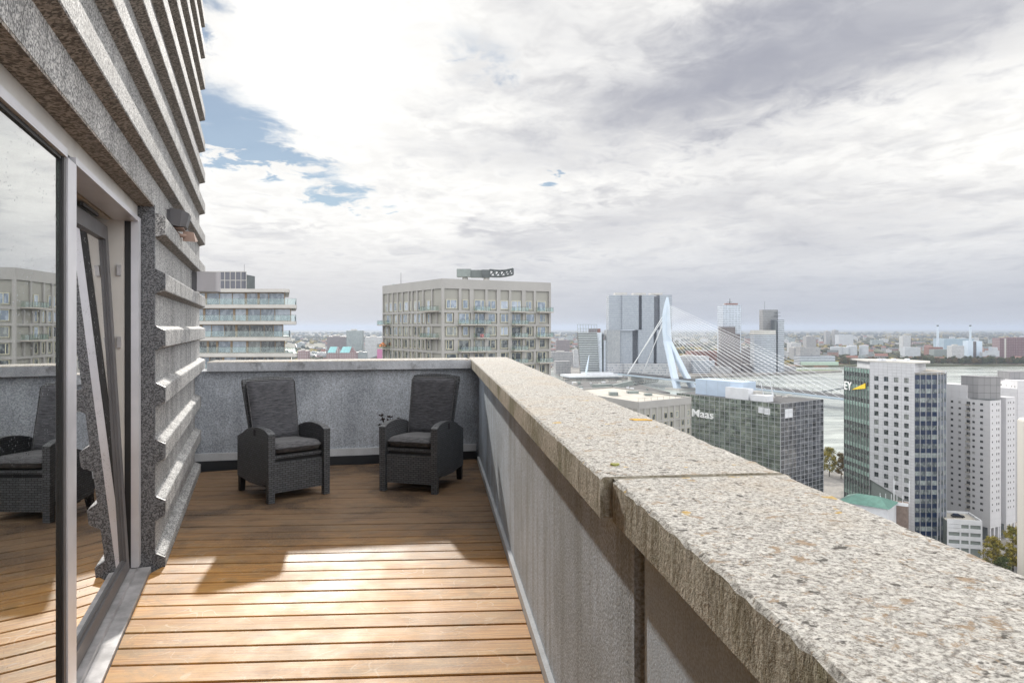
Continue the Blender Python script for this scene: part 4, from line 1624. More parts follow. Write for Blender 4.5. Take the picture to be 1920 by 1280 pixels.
# ---- the lower beige block and the mirrored block with lettering
def low_beige_block():
    Y0 = 215.0
    P0 = (X_at(1196.8, Y0), Y0)
    PR = (60.4, 230.6)
    lv = Vector((-20.5, 41))
    PL = (P0[0] + lv.x, P0[1] + lv.y)
    PB = (PR[0] + lv.x, PR[1] + lv.y)
    zt = Z_at(753.4, Y0)
    root = empty('apartment_block', 'lower beige block with pale gravel roof and roof railing just beyond the parapet', 'building', (P0[0], P0[1] + 15, LAND))
    mb = MB()
    mb.prism([P0, PR, PB, PL], LAND, zt - 2.2)
    mb.build('infill_wall', M['beige_in'], root)
    mb = MB()
    fs = [FR(P0, PR), FR(PL, P0), FR(PR, PB), FR(PB, PL)]
    for f in fs:
        f.box(mb, 0, f.L, zt - 2.3, zt, -.5, .22)
        for k in range(8):
            b = zt - 2.3 - 4.6 - 3.0 * k if k else zt - 2.3 - 4.2
            b = zt - 6.6 - 3.0 * k
            f.box(mb, 0, f.L, b - .5, b, 0, .2)
        n = int(f.L / 2.7)
        for i in range(n + 1):
            u = f.L * i / n
            w = .32 if i % 2 else .45
            f.box(mb, max(0, u - w), min(f.L, u + w), LAND, zt - 2.31, .001, .17)
    mb.build('wall', M['beige'], root)
    for fi_, f in enumerate(fs[:3]):
        n = int(f.L / 2.7)
        for k in range(4 if fi_ < 2 else 5):
            b = zt - 6.6 - 3.0 * k
            for i in range(n):
                u = f.L * (i + .5) / n
                if (i + k) % 4 == 3 or (fi_ == 1 and i < 5):
                    continue
                mb = MB()
                f.frame(mb, u - .75, u + .75, b + .4, b + 2.35, .005, .09, .08)
                w = mb.build('window', M['beige_frame'], root)
                mb = MB()
                f.box(mb, u - .67, u + .67, b + .48, b + 2.27, .002, .05)
                mb.build('pane', M['win'], w)
    mb = MB()
    ins = lambda P, q: (P[0] + (q[0] - P[0]) * .03, P[1] + (q[1] - P[1]) * .03)
    mb.prism([ins(P0, PB), ins(PR, PL), ins(PB, P0), ins(PL, PR)], zt - 2.19, zt - .45)
    mb.build('roof', M['roof_pale'], root)
    # rear wing, turned towards the mirrored block
    f = FR((44.5, 272.5), (38.5, 306))
    mb = MB()
    f.box(mb, 0, f.L, LAND, -27, -14, 0)
    for k in range(9):
        f.box(mb, 0, f.L, -29 - 3 * k, -28.5 - 3 * k, .001, .2)
    mb.build('rear_wing', M['beige'], root)
    for k in range(7):
        for i in range(8):
            if (i * 2 + k) % 5 == 0:
                continue
            u = f.L * (i + .5) / 8
            mb = MB()
            f.frame(mb, u - 1.1, u + 1.1, -31.3 - 3 * k, -29.2 - 3 * k, .005, .09, .09)
            f.box(mb, u + .2, u + .29, -31.2 - 3 * k, -29.3 - 3 * k, .006, .085)
            w = mb.build('window', M['beige_frame'], root)
            mb = MB()
            f.box(mb, u - 1.01, u + 1.01, -31.21 - 3 * k, -29.29 - 3 * k, .002, .05)
            mb.build('pane', M['win'], w)
    # roof railing
    mb = MB()
    f = FR((P0[0] + .5, P0[1] + 3), (PR[0] - .6, PR[1] + 2.4))
    for i in range(9):
        u = f.L * i / 8
        f.box(mb, u - .03, u + .03, zt - .44, zt + .75, 0, .06)
    f.box(mb, 0, f.L, zt + .70, zt + .75, .061, .10)
    mb.build('roof_railing', M['rail'], root)
    for (px, py, w, h) in ((1150, 741, 3, 1.2), (1186, 737, 4, .8), (1215, 741, 2.5, .7)):
        Y = F * (EYE - zt + .44) / (py - HOR)
        x = X_at(px, Y)
        mb = MB()
        mb.box(x - w / 2, x + w / 2, Y - 1.5, Y + 1.5, zt - .44, zt - .44 + h)
        mb.build('roof_hatch', M['steel_g'], root)
low_beige_block()

def dark_roof_block():
    Y = 330.0
    zt = Z_at(738, Y)
    root = empty('office_block', 'low dark roofed block with roof clutter under the white wing of the bridge', 'building', (X_at(1150, Y), Y, LAND))
    mb = MB()
    f = FR((X_at(1085, Y), Y), (X_at(1262, Y), Y + 6))
    f.box(mb, 0, f.L, LAND, zt, -72, 0)
    mb.build('wall', M['fac_dark'], root)
    mb = MB()
    f.box(mb, .3, f.L - .3, zt + .01, zt + .12, -71.7, -.3)
    mb.build('roof', M['roof_dark'], root)
    rr = random.Random(9)
    for i in range(26):
        u, dd = rr.uniform(3, f.L - 4), rr.uniform(-66, -3)
        mb = MB()
        w, h = rr.uniform(.8, 2.6), rr.uniform(.5, 1.5)
        f.box(mb, u, u + w, zt + .125, zt + .125 + h, dd - w, dd)
        mb.build('roof_vent', M[rr.choice(('slab', 'steel_g', 'white'))], root)
    c = empty('roof_crane', 'long grey facade maintenance crane lying across the low dark roof before the bridge', 'crane', (X_at(1150, 318), 318, zt + .13))
    def q(px, py, Y):
        return at(px, py, Y)
    mb = MB()
    a, b = 1116, 1148
    FR((X_at(a, 300), 300), (X_at(b, 303), 303)).box(mb, 0, FR((X_at(a, 300), 300), (X_at(b, 303), 303)).L, Z_at(733, 300), Z_at(721, 300), -3, 0)
    mb.build('machine_house', M['steel_g'], c)
    mb = MB()
    fb = FR((X_at(1148.5, 303), 303.5), (X_at(1186, 330), 330))
    fb.box(mb, .1, fb.L, Z_at(727, 315), Z_at(718, 315), -1.5, .2)
    mb.build('boom_root', M['steel_g'], c)
    mb = MB()
    p0, p1 = q(1176, 716, 331), q(1234, 711, 352)
    for dz in (0, -2.0):
        for dd in (-.6, .6):
            mb.tube([(p0.x, p0.y + dd, p0.z + dz), (p1.x, p1.y + dd, p1.z + dz * .5)], .14, 5)
    for i in range(12):
        t0, t1 = i / 12, (i + 1) / 12
        a = p0.lerp(p1, t0)
        b = p0.lerp(p1, t1)
        mb.tube([(a.x, a.y, a.z), (b.x, b.y, b.z - 2 * (1 - t1 * .5))], .09, 4)
        mb.tube([(b.x, b.y, b.z), (b.x, b.y, b.z - 2 * (1 - t1 * .5))], .09, 4)
    mb.build('lattice_boom', M['steel_d'], c)
    mb = MB()
    for px, Y in ((1132, 301.5), (1170, 318)):
        x = X_at(px, Y)
        mb.tube([(x, Y, zt + .13), (x, Y, Z_at(729, Y))], [.8, .5], 8)
    mb.build('pedestal', M['slab'], c)
M['fac_dark'] = m_grid('dark_office_facade', (.13, .13, .135), (.03, .035, .04), 2.4, 3.3, .7, .6)
dark_roof_block()

def mirrored_block():
    P0, PL, PR = (101.4, 258.0), (72.5, 301.0), (125.3, 274.8)
    zt = EYE - 28.8
    root = empty('office_block', 'dark mirrored glass office block with white lettering high on its side', 'building', (P0[0], P0[1] + 20, LAND))
    PB = (PL[0] + PR[0] - P0[0], PL[1] + PR[1] - P0[1])
    fl, fr = FR(PL, P0), FR(P0, PR)
    mb = MB()
    c = ((PL[0] + PR[0]) / 2, (PL[1] + PR[1]) / 2)
    ins = lambda P: (P[0] + (c[0] - P[0]) * .012, P[1] + (c[1] - P[1]) * .012)
    mb.prism([ins(P0), ins(PR), ins(PB), ins(PL)], LAND, zt - .6)
    mb.build('core_wall', M['room'], root)
    rr = random.Random(3)
    for nm, f, nb in (('l', fl, 20), ('r', fr, 11)):
        w = f.L / nb
        grid = MB()
        for i in range(nb + 1):
            u = min(max(i * w, .06), f.L - .06)
            f.box(grid, u - .055, u + .055, LAND + 6, zt, -.08, .05)
        z, k = zt, 0
        zs = []
        while z > LAND + 8:
            zs.append(z)
            f.box(grid, 0, f.L, z - .10, z, -.07, .035)
            z -= 1.78
        g_ = grid.build('mullion_grid', M['mull'], root)
        # one sheet of mirrored glass per floor
        for k in range(0, len(zs) - 2, 2):
            mb = MB()
            for i in range(nb):
                for q in (0, 1):
                    t = rr.uniform(-.007, .007)
                    a, b = i * w + .056, (i + 1) * w - .056
                    za, zb = zs[k + q + 1] + .001, zs[k + q] - .101
                    mb.quad([f.pt(a, za, -.03 + t), f.pt(b, za, -.03 - t), f.pt(b, zb, -.03 - t * .3), f.pt(a, zb, -.03 + t * .6)], 0, [(a, za), (b, za), (b, zb), (a, zb)])
            mb.build('glazing', M['mirror_l'] if nm == 'l' else M['mirror_r'], root)
        if nm == 'l':
            spots = [(1422, 1432, 763, 774), (1433, 1444, 765, 777)]
        else:
            spots = [(1472, 1486, 766, 783)]
        for a, b, ya, yb in spots:
            mb = MB()
            m_ = (a + b) / 2
            f.box(mb, f.u(a), f.u(b), f.z(m_, yb), f.z(m_, ya), -.02, .02)
            mb.build('blank_panel', M['white'], root)
    # lettering
    me = text_mesh('Maas', 4.6, .12)
    me.materials.append(M['letter'])
    o = bpy.data.objects.new('lettering', me)
    C.objects.link(o)
    o.parent = root
    u0, u1 = fl.u(1297.5), fl.u(1337)
    xs = [v.co.x for v in me.vertices]
    sx = (u1 - u0) / (max(xs) - min(xs))
    zb = fl.z(1297, 779.5)
    hh = [v.co.y for v in me.vertices]
    sz = (fl.z(1302, 766) - fl.z(1302, 780)) / (max(hh) - min(hh))
    for v in me.vertices:
        v.co = Vector((v.co.x * sx, v.co.y * sz, v.co.z))
    m4 = Matrix(((fl.e.x, 0, fl.n.x, 0), (fl.e.y, 0, fl.n.y, 0), (0, 1, 0, 0), (0, 0, 0, 1)))
    q = fl.pt(u0, zb, .25)
    o.matrix_local = Matrix.Translation(Vector(q) - Vector(root.location)) @ m4
    # roof
    mb = MB()
    mb.prism([ins(P0), ins(PR), ins(PB), ins(PL)], zt - .59, zt - .15)
    mb.build('roof', M['roof_dark'], root)
    def rbox(a, b, ya, yb, Y, dep, nm, mat):
        fr_ = FR((X_at(a, Y), Y), (X_at(a, Y) + (X_at(b, Y) - X_at(a, Y)), Y + (X_at(b, Y) - X_at(a, Y)) * .0))
        mb = MB()
        m_ = (a + b) / 2
        fr_.box(mb, 0, fr_.L, max(zt - .14, Z_at(yb, Y)), Z_at(ya, Y), -dep, 0)
        mb.build(nm, M[mat], root)
    fk = FR((78.5, 297), (78.5 + 25, 297 - 14))
    def pbox(a, b, ya, yb, off, dep, nm, mat):
        f = FR((fl.P.x + .5, fl.P.y + 6 + off), (P0[0] + .5, P0[1] + 6 + off))
        mb = MB()
        m_ = (a + b) / 2
        f.box(mb, f.u(a), f.u(b), zt - .14, f.z(m_, ya), -dep, 0)
        o = mb.build(nm, M[mat], root)
        return f, f.u(a), f.u(b)
    f, a, b = pbox(1304, 1391, 713.5, 0, .5, 9, 'plant_room', 'pale_blue')
    mb = MB()
    for i in range(1, 4):
        u = a + (b - a) * i / 4
        f.box(mb, u - .02, u + .02, zt - .13, f.z(1345, 713.5) - .1, .002, .03)
    mb.build('panel_joint', M['steel_g'], root)
    pbox(1360, 1403, 727, 0, -3.5, 3.2, 'chiller', 'white')
    pbox(1407, 1438, 741, 0, -4.2, 4, 'chiller', 'white')
    pbox(1404, 1418, 733, 0, 2, 4, 'vent_box', 'slab')
    mb = MB()
    for px, dx_ in ((1426, -1.5), (1444, -1.5)):
        Y = 282
        a = at(px + 6, 739, Y)
        b = at(px, 716, Y)
        mb.tube([(a.x, Y, zt - .1), (b.x, Y, b.z)], [.35, .12], 6)
    mb.build('davit', M['white'], root)
    mb = MB()
    a = at(1432, 738, 282)
    mb.box(a.x - 1, a.x + 3.6, 281, 283.2, zt - .14, zt + .9)
    mb.build('davit_base', M['white'], root)
    for px, py in ((1448, 745), (1460, 742), (1472, 744), (1480, 741)):
        Y = F * (EYE - zt) / (py - HOR)
        x = X_at(px, Y)
        mb = MB()
        mb.box(x - .9, x + .9, Y - .6, Y + .6, zt - .14, zt + .35)
        mb.build('vent_box', M['slab'], root)
def m_mirror(name, a, b, c):
    m, g = material(name)
    uv = g.node('ShaderNodeUVMap').outputs[0]
    x, y, _ = g.sep(uv)
    cell = g.comb(g.m('FLOOR', g.m('DIVIDE', x, 2.4)), g.m('FLOOR', g.m('DIVIDE', y, 1.78)), 0.0)
    r = g.white(cell)
    n = g.noise(g.scale(uv, (.22, .16, 1)), 1.0, 2, .6, 1.4)
    n2 = g.noise(g.scale(uv, (.9, .7, 1)), 1.0, 4, .7, 2.0)
    col = g.mix(g.mr(n, .46, .54), a, b)
    col = g.mix(g.mr(n2, .56, .62), col, c)
    col = g.vm('SCALE', col, scale=g.mr(r, 0, 1, .6, 1.25, smooth=False))
    g.out(g.pbr(col, .03, g.bump(g.noise(g.scale(uv, (.35, .30, 1)), 1.0, 1, .5), .05, .2), spec=.75, metal=.8))
    return m
M['mirror_l'] = m_mirror('mirrored_glass_green', (.38, .45, .40), (.47, .53, .46), (.20, .245, .225))
M['mirror_r'] = m_mirror('mirrored_glass_dark', (.13, .14, .16), (.22, .23, .245), (.40, .41, .42))
M['mull'] = plain('grey_mullions', (.42, .43, .46), .5, .2, .08, .3)
M['letter'] = plain('white_letters', (.86, .87, .88), .4, 0, .02)
M['pale_blue'] = plain('pale_blue_panels', (.42, .51, .63), .45, 0, .05, .3)
mirrored_block()

# ---- office tower with the yellow wedge sign
def wedge_tower():
    A, B, C_, D, E_, G_ = (147.8, 304.0), (148.2, 283.0), (157.2, 267.0), (166.0, 266.6), (171.0, 269.0), (174.8, 275.0)
    H_ = (177.5, 300.0)
    root = empty('office_tower', 'white concrete office tower with dark blue glass wing, sign letters and yellow wedge', 'building', (160, 282, LAND))
    zc, zg, zb = -12.7, -15.6, -15.9
    fg, fc, fb = FR(A, B), FR(B, C_), FR(C_, D)
    FLH = 3.58
    cm = ((A[0] + G_[0]) / 2, 287)
    ins = lambda P, k=.05: (P[0] + (cm[0] - P[0]) * k, P[1] + (cm[1] - P[1]) * k)
    mb = MB()
    mb.prism([ins(B), ins(C_), ins(D), ins(E_), ins(G_), ins(H_), ins(A)], LAND, zb - 1.0)
    mb.build('core_wall', M['room'], root)
    # concrete face cut off along a slope at its foot, openings left for the windows
    cols = [(1643.0, 8.6), (1661.3, 8.6), (1680.2, 8.8), (1699.4, 9.0)]
    us = [fc.u(c[0]) for c in cols]
    hw = .95
    z_first = fc.z(1643, 709.3)
    rows = [z_first - FLH * k for k in range(14)]
    mb = MB()
    def zcut(u):
        u0, u1 = fc.u(1634), us[3] + hw - .001
        z0, z1 = fc.z(1634, 900), fc.z(1701, 941)
        if u > u1:
            return LAND
        return z0 + (z1 - z0) * (u - u0) / (u1 - u0)
    ed = [0]
    for u in us:
        ed += [u - hw, u + hw]
    ed += [fc.L]
    ed = sorted(ed)
    for i in range(len(ed) - 1):
        a, b = ed[i], ed[i + 1]
        isw = any(abs((a + b) / 2 - u) < .1 for u in us)
        def col(lo_a, lo_b, hi):
            c = [fc.pt(a, lo_a, 0), fc.pt(b, lo_b, 0), fc.pt(b, lo_b, -.5), fc.pt(a, lo_a, -.5), fc.pt(a, hi, 0), fc.pt(b, hi, 0), fc.pt(b, hi, -.5), fc.pt(a, hi, -.5)]
            mb.quad([c[0], c[1], c[5], c[4]], 0, [(a, lo_a), (b, lo_b), (b, hi), (a, hi)])
            for q in ((1, 2, 6, 5), (2, 3, 7, 6), (3, 0, 4, 7), (4, 5, 6, 7), (3, 2, 1, 0)):
                mb.quad([c[k] for k in q])
        if not isw:
            eps = 1e-3
            col(zcut(a + eps), zcut(b - eps), zc)
        else:
            hi = zc
            for z in rows:
                if z - 1.2 < zcut(b):
                    break
                col(z + 1.0, z + 1.0, hi)
                hi = z - 1.0
            col(zcut(a), zcut(b), hi)
    mb.build('concrete_wall', M['ey_conc'], root)
    for u in us:
        for z in rows:
            if z - 1.2 < zcut(u + hw):
                break
            mb = MB()
            fc.frame(mb, u - hw + .002, u + hw - .002, z - .998, z + .998, -.32, -.20, .07)
            fc.box(mb, u - .035, u + .035, z - .93, z + .93, -.32, -.2)
            w = mb.build('window', M['steel_d'], root)
            mb = MB()
            fc.box(mb, u - hw + .072, u + hw - .072, z - .93, z + .93, -.31, -.26)
            mb.build('pane', M['win'], w)
    # side wall of the concrete slab and low roof block
    mb = MB()
    q = [B, C_, (C_[0] + 5.0, C_[1] + 4.5), (171, 281), (168, 298), (150.5, 300)]
    cc = (160, 285)
    i2 = lambda P: (P[0] + (cc[0] - P[0]) * .06, P[1] + (cc[1] - P[1]) * .06)
    mb.prism([i2(p_) for p_ in q], zb - .8, zc - .02)
    mb.build('upper_block', M['ey_conc'], root)
    mb = MB()
    q2 = [(B[0] - .5, B[1] + .6), (B[0] + 9, B[1] - 15.2), (166.5, 272), (172, 281), (169, 299), (150, 301.5)]
    mb.prism(q2, zc, zc + .5)
    mb.build('roof', M['slab'], root)
    for px, py in ((1649, 676), (1656, 675), (1676, 675), (1701, 676)):
        Y = 281.0
        x = X_at(px, Y)
        mb = MB()
        mb.box(x - .7, x + .7, Y - .7, Y + .7, zc + .51, zc + 1.5)
        mb.build('vent_box', M['white'], root)
    # glass side
    def curtain(f, zt, nb, spand, glass, mull, zl=LAND + 4, fl=FLH, ph=0.0):
        w = f.L / nb
        mm = MB()
        for i in range(nb + 1):
            u = min(max(i * w, .07), f.L - .07)
            f.box(mm, u - .07, u + .07, zl, zt, -.1, .16)
        f.box(mm, 0, f.L, zt - .25, zt, -.4, .05)
        mm.build('mullions', M[mull], root)
        z = zt - .26 - ph
        while z > zl + fl:
            mb = MB()
            f.box(mb, .071, f.L - .071, z - 1.75, z, -.25, -.06)
            mb.build('spandrel', M[spand], root)
            for i in range(nb):
                mb = MB()
                f.box(mb, max(.141 if i == 0 else 0, i * w + .071), min((i + 1) * w - .071, f.L - .141), z - fl + .001, z - 1.751, -.3, -.10)
                mb.build('window', M[glass], root) if nb < 6 else pane_acc.append(mb)
            if nb >= 6:
                k = MB()
                for q in pane_acc:
                    b = len(k.v)
                    k.v += q.v
                    k.f += [tuple(i + b for i in ff) for ff in q.f]
                    k.mi += q.mi
                    k.uv += q.uv
                pane_acc.clear()
                k.build('window_band', M[glass], root)
            z -= fl
    pane_acc = []
    curtain(fg, zg, 9, 'ey_green', 'ey_dark', 'mull_d')
    curtain(fb, zb, 4, 'ey_blue', 'win_band', 'mull', ph=.9)
    curtain(FR(D, E_), zb, 3, 'ey_grey', 'win_band', 'mull', ph=.9)
    curtain(FR(E_, G_), zb, 4, 'ey_grey', 'win_band', 'mull', ph=.9)
    curtain(FR(G_, H_), zb, 7, 'ey_grey', 'win_band', 'mull', ph=.9)
    mb = MB()
    mb.prism([ins(C_), ins(D, .03), ins(E_, .03), ins(G_, .03), ins(H_, .03), (160, 300)], zb - .99, zb - .2)
    mb.build('wing_roof', M['roof_pale'], root)
    # glass hall under the slope
    u1 = fc.u(1701)
    mb = MB()
    hall = FR(B, C_)
    for i in range(7):
        u = u1 * i / 7
        hall.box(mb, u, u + .14, LAND, zcut(u) - .1, -1.4, -1.2)
    mb.build('hall_mullions', M['mull'], root)
    mb = MB()
    for i in range(12):
        a, b = u1 * i / 12, u1 * (i + 1) / 12
        hall.box(mb, a, b - .002, LAND, min(zcut(a), zcut(b)) - .05, -1.6, -1.45)
    mb.build('hall_glazing', M['ey_blue'], root)
    # sign
    me = text_mesh('EY', 4.6, .15)
    me.materials.append(M['letter'])
    o = bpy.data.objects.new('lettering', me)
    C.objects.link(o)
    o.parent = root
    xs = [v.co.x for v in me.vertices]
    ys = [v.co.y for v in me.vertices]
    ua, ub = fg.u(1585.5), fg.u(1599)
    zbm, ztp = fg.z(1590, 730), fg.z(1590, 715)
    for v in me.vertices:
        v.co = Vector(((v.co.x - min(xs)) * (ub - ua) / (max(xs) - min(xs)), v.co.y * (ztp - zbm) / max(ys), v.co.z))
    m4 = Matrix(((fg.e.x, 0, fg.n.x, 0), (fg.e.y, 0, fg.n.y, 0), (0, 1, 0, 0), (0, 0, 0, 1)))
    o.matrix_local = Matrix.Translation(Vector(fg.pt(ua, zbm, .45)) - Vector(root.location)) @ m4
    mb = MB()
    tri = [(1599, 730.3), (1624.5, 728.2), (1624.5, 718.3)]
    pa = [fg.pt(fg.u(a), fg.z(a, b), .35) for a, b in tri]
    pb = [fg.pt(fg.u(a), fg.z(a, b), .6) for a, b in tri]
    mb.quad(pb)
    mb.quad(list(reversed(pa)))
    for i in range(3):
        j = (i + 1) % 3
        mb.quad([pa[i], pa[j], pb[j], pb[i]])
    mb.build('sign_wedge', M['sign_yellow'], root)
M['sign_yellow'] = plain('yellow_sign', (.80, .56, .01), .45, 0, .03)
M['ey_conc'] = m_grid('pale_concrete_slabs', (.26, .26, .27), (.50, .51, .54), 1.9, 1.19, .975, .96, .7, (.57, .58, .61), .6, .3, .75)
M['ey_green'] = m_window('pale_green_spandrel', (.06, .09, .08), (.24, .36, .32), .3, .12, .6)
M['ey_dark'] = m_window('dark_green_glass', (.02, .026, .028), (.10, .16, .14), .15, .06, .7)
M['ey_blue'] = plain('dark_blue_glass', (.008, .020, .055), .10, 0, .15, .5, spec=.6)
M['ey_grey'] = plain('grey_blue_spandrel', (.13, .15, .19), .25, 0, .2, .5)
M['win_band'] = m_window('strip_window', (.06, .075, .085), (.26, .30, .30), .25, .08, .6)
M['mull_d'] = plain('dark_grey_mullions', (.22, .23, .24), .5, .2, .1, .3)
wedge_tower()

def podium():
    root = empty('pavilion', 'low pavilion with green metal roof in front of the wedge sign tower', 'building', (142, 255, LAND))
    Y = 252.0
    f = FR((X_at(1583, Y), Y + 4), (X_at(1645, Y), Y - 7))
    z = -63.5
    mb = MB()
    f.box(mb, 0, f.L, LAND, z, -13, 0)
    mb.build('wall', M['white'], root)
    mb = MB()
    a, b, c, d_ = f.pt(-.6, z + .01, .6), f.pt(f.L + .6, z + .01, .6), f.pt(f.L + .6, z + .01, -13.6), f.pt(-.6, z + .01, -13.6)
    e, h = f.pt(f.L * .3, z + 2.6, -6.5), f.pt(f.L * .75, z + 2.6, -6.5)
    mb.quad([a, b, h, e])
    mb.quad([b, c, h])
    mb.quad([c, d_, e, h])
    mb.quad([d_, a, e])
    mb.quad([d_, c, b, a])
    mb.build('roof', M['green_roof'], root)
    root = empty('entrance_terrace', 'white railed roof terrace at the foot of the wedge sign tower', 'terrace', (155, 262, LAND))
    f = FR((X_at(1648, 257), 257), (X_at(1702, 252), 252))
    mb = MB()
    f.box(mb, 0, f.L, LAND, -64.5, -8, 0)
    mb.build('wall', M['fac_brown'], root)
    mb = MB()
    f.box(mb, -.2, f.L + .2, -64.49, -63.4, -.3, .15)
    f.box(mb, -.2, .1, -64.49, -63.4, -8, -.301)
    for i in range(5):
        f.box(mb, f.L * i / 5, f.L * i / 5 + .2, -64.49, -61.5, -4.2, -4)
    mb.build('parapet', M['white'], root)
    mb = MB()
    for u in (4.5, 9.5):
        f.box(mb, u, u + .3, -64.49, -56, -6, -5.7)
    mb.build('column', M['white'], root)
M['green_roof'] = plain('green_metal_roof', (.10, .215, .18), .5, .1, .15, .6)
M['fac_brown'] = plain('brown_brick', (.17, .13, .11), .8, 0, .2, .8)
podium()

# ---- white apartment towers
def white_towers():
    P0 = Vector((195.0, 278.6))
    PLn = Vector((187.2, 295.0))
    e1 = (P0 - PLn).normalized()
    e2 = Vector((.903, .430))
    fl = FR(tuple(PLn - e1 * 4), tuple(P0))
    fr = FR(tuple(P0), tuple(P0 + e2 * 7.4))
    zt = -28.2
    root = empty('apartment_tower', 'tall white apartment tower with grey rooftop plant room and rows of small windows', 'building', (P0.x, P0.y + 8, LAND))
    FLH = 2.56
    mb = MB()
    pr = P0 + e2 * 7.4
    pl = Vector(fl.P)
    zar = LAND + 6.2
    depth = (fl.L + 2) * 1.0
    def blk(fr_, u0, u1, z0, z1, d0, d1, nm, mat, m2=None):
        mb = MB()
        fr_.box(mb, u0, u1, z0, z1, d0, d1)
        return mb.build(nm, M[mat] if not m2 else m2, root)
    blk(fr, 0, 7.4, zar, zt, -fl.L, 0, 'wall', 'white_clad')
    blk(fr, 7.401, 11.8, LAND, zt + .8, -fl.L, -3.6, 'recess_wall', 'white_shade')
    blk(fr, 11.801, 18.3, zar, zt + .6, -fl.L, -.4, 'wall', 'white_clad')
    blk(fr, .6, 7.0, LAND, zar - .01, -fl.L, -4.5, 'ground_floor', 'steel_d')
    blk(fr, 11.9, 18.0, LAND, zar - .01, -fl.L, -4.5, 'ground_floor', 'steel_d')
    for u in (.02, 2.6, 5.4, 6.6, 12.0, 14.6, 17.3):
        blk(fr, u, u + .75, LAND, zar - .001, -1.0, -.05 if u < 8 else -.45, 'column', 'white_clad')
    # the higher rear wing and plant rooms
    zu = fl.z(1800, 721.5)
    u0, u1 = fl.u(1774), fl.u(1812)
    blk(fl, .0, u1, zt + .001, zu, -9, -.3, 'upper_wing', 'white_clad')
    fp = FR(tuple(Vector((186.8, 290)) + Vector((-.4, 0))), tuple(Vector((186.8, 290)) + Vector((12.5, 5.9))))
    Yp = 284.0
    mb = MB()
    q0, q1 = at(1834, 749, Yp), at(1876, 748, Yp - 1)
    fp = FR((q0.x, Yp), (q1.x, Yp - 1))
    fp.box(mb, 0, fp.L, zt + .01, Z_at(706, Yp), -7, 0)
    mb.build('plant_room', M['plant_conc'], root)
    mb = MB()
    fq = FR((X_at(1802, Yp + 6), Yp + 6), (X_at(1834, Yp), Yp + .05))
    fq.box(mb, 0, fq.L, zt + .01, Z_at(705.5, Yp), -6, 0)
    mb.build('plant_room', M['plant_conc'], root)
    blk(fr, -.15, 7.55, zt + .002, zt + .14, -8, .15, 'roof_edge', 'steel_d')
    # windows: left face columns, right face columns
    W = []
    for k in range(18):
        z = zt - 1.9 - FLH * k
        for px, w in ((1785, 1.0), (1799.5, 1.0), (1825.5, 1.0), (1840.5, 1.15)):
            if z < zar + 5:
                continue
            W.append((fl, fl.u(px), w, z, .9))
        if k % 1 == 0:
            for u in (1.5, 4.5, 5.9):
                W.append((fr, u, .55, z + .2, .95 if u > 2 else .7))
    for k in range(18):
        z = zt - 1.6 - FLH * k
        for u in (13.2, 14.7, 17.1):
            W.append((fr, u, .5, z, .8))
    W.sort(key=lambda w: -w[3])
    rest = MB()
    for i, (f, u, w, z, h) in enumerate(W):
        dd = .0 if u < 9 or f is fl else -.4
        if i < 99:
            mb = MB()
            f.box(mb, u - w / 2, u + w / 2, z - h / 2, z + h / 2, dd - .1, dd + .02)
            mb.build('window', M['win_small'], root)
        else:
            f.box(rest, u - w / 2, u + w / 2, z - h / 2, z + h / 2, dd - .1, dd + .02)
    o = rest.build('windows', M['win_small'], root)
    o['kind'] = 'stuff'
    # balcony niches on the left face
    for k in range(18):
        z = zt - 1.9 - FLH * k
        if z < zar + 4:
            continue
        mb = MB()
        u = fl.u(1816)
        fl.box(mb, u - .9, u + .75, z - 1.0, z - .88, .001, .9)
        fl.box(mb, u - .9, u + .75, z - .88, z - .45, .86, .9)
        b = mb.build('balcony', M['slab_under'], root)
        mb = MB()
        fl.box(mb, u - .8, u + .7, z - .85, z + .6, .002, .03)
        mb.build('balcony_door', M['win_small'], b)
    # second tower behind
    root2 = empty('apartment_tower', 'second white apartment tower partly hidden behind the first one at the right', 'building', (232, 335, LAND))
    root = root2
    Y = 318.0
    f1 = FR((X_at(1870, Y + 10), Y + 10), (X_at(1908, Y - 8), Y - 8))
    f2 = FR(tuple(f1.P + f1.e * f1.L), (X_at(1950, Y - 2), Y - 2))
    blk(f1, 0, f1.L, LAND, Z_at(711, Y), -20, 0, 'wall', 'white_clad')
    blk(f2, .001, f2.L, LAND, Z_at(729, Y - 8), -14, 0, 'wall', 'white_clad')
    mb = MB()
    FR((X_at(1893, Y), Y), (X_at(1935, Y), Y)).box(mb, 0, 10.4, Z_at(712, Y) - .01, Z_at(697, Y), -8, 0)
    mb.build('plant_room', M['plant_conc'], root2)
    for k in range(14):
        z = Z_at(723, Y) - 2.6 * k
        for u in (3.5, 8.5, 13, f1.L - 2.5):
            if u < f1.L - 1:
                mb = MB()
                f1.box(mb, u - .6, u + .6, z - .5, z + .45, -.1, .02)
                mb.build('window', M['win_small'], root2)
        z -= 3
        for u in (1.6, 3.6, 6.5):
            mb = MB()
            f2.box(mb, u - .5, u + .5, z - .5, z + .45, -.1, .02)
            mb.build('window', M['win_small'], root2)
    # cream tower at the frame edge
    Y = 222.0
    root3 = empty('apartment_tower', 'smooth cream tower with a rounded top corner cut by the right frame edge', 'building', (X_at(1940, Y), Y + 8, LAND))
    mb = MB()
    x0 = X_at(1904.5, Y + 18)
    zt3 = Z_at(796, Y)
    n = 8
    prof = [(x0, LAND)] + [(x0 + 1.6 - 1.6 * cos(math.pi / 2 * i / n), zt3 - 1.2 + 1.2 * sin(math.pi / 2 * i / n)) for i in range(n + 1)] + [(x0 + 22, zt3), (x0 + 22, LAND)]
    prof = [(a, b) for a, b in prof]
    A_ = [(a, Y, b) for a, b in prof]
    B_ = [(a + .5, Y + 18, b) for a, b in prof]
    m_ = len(prof)
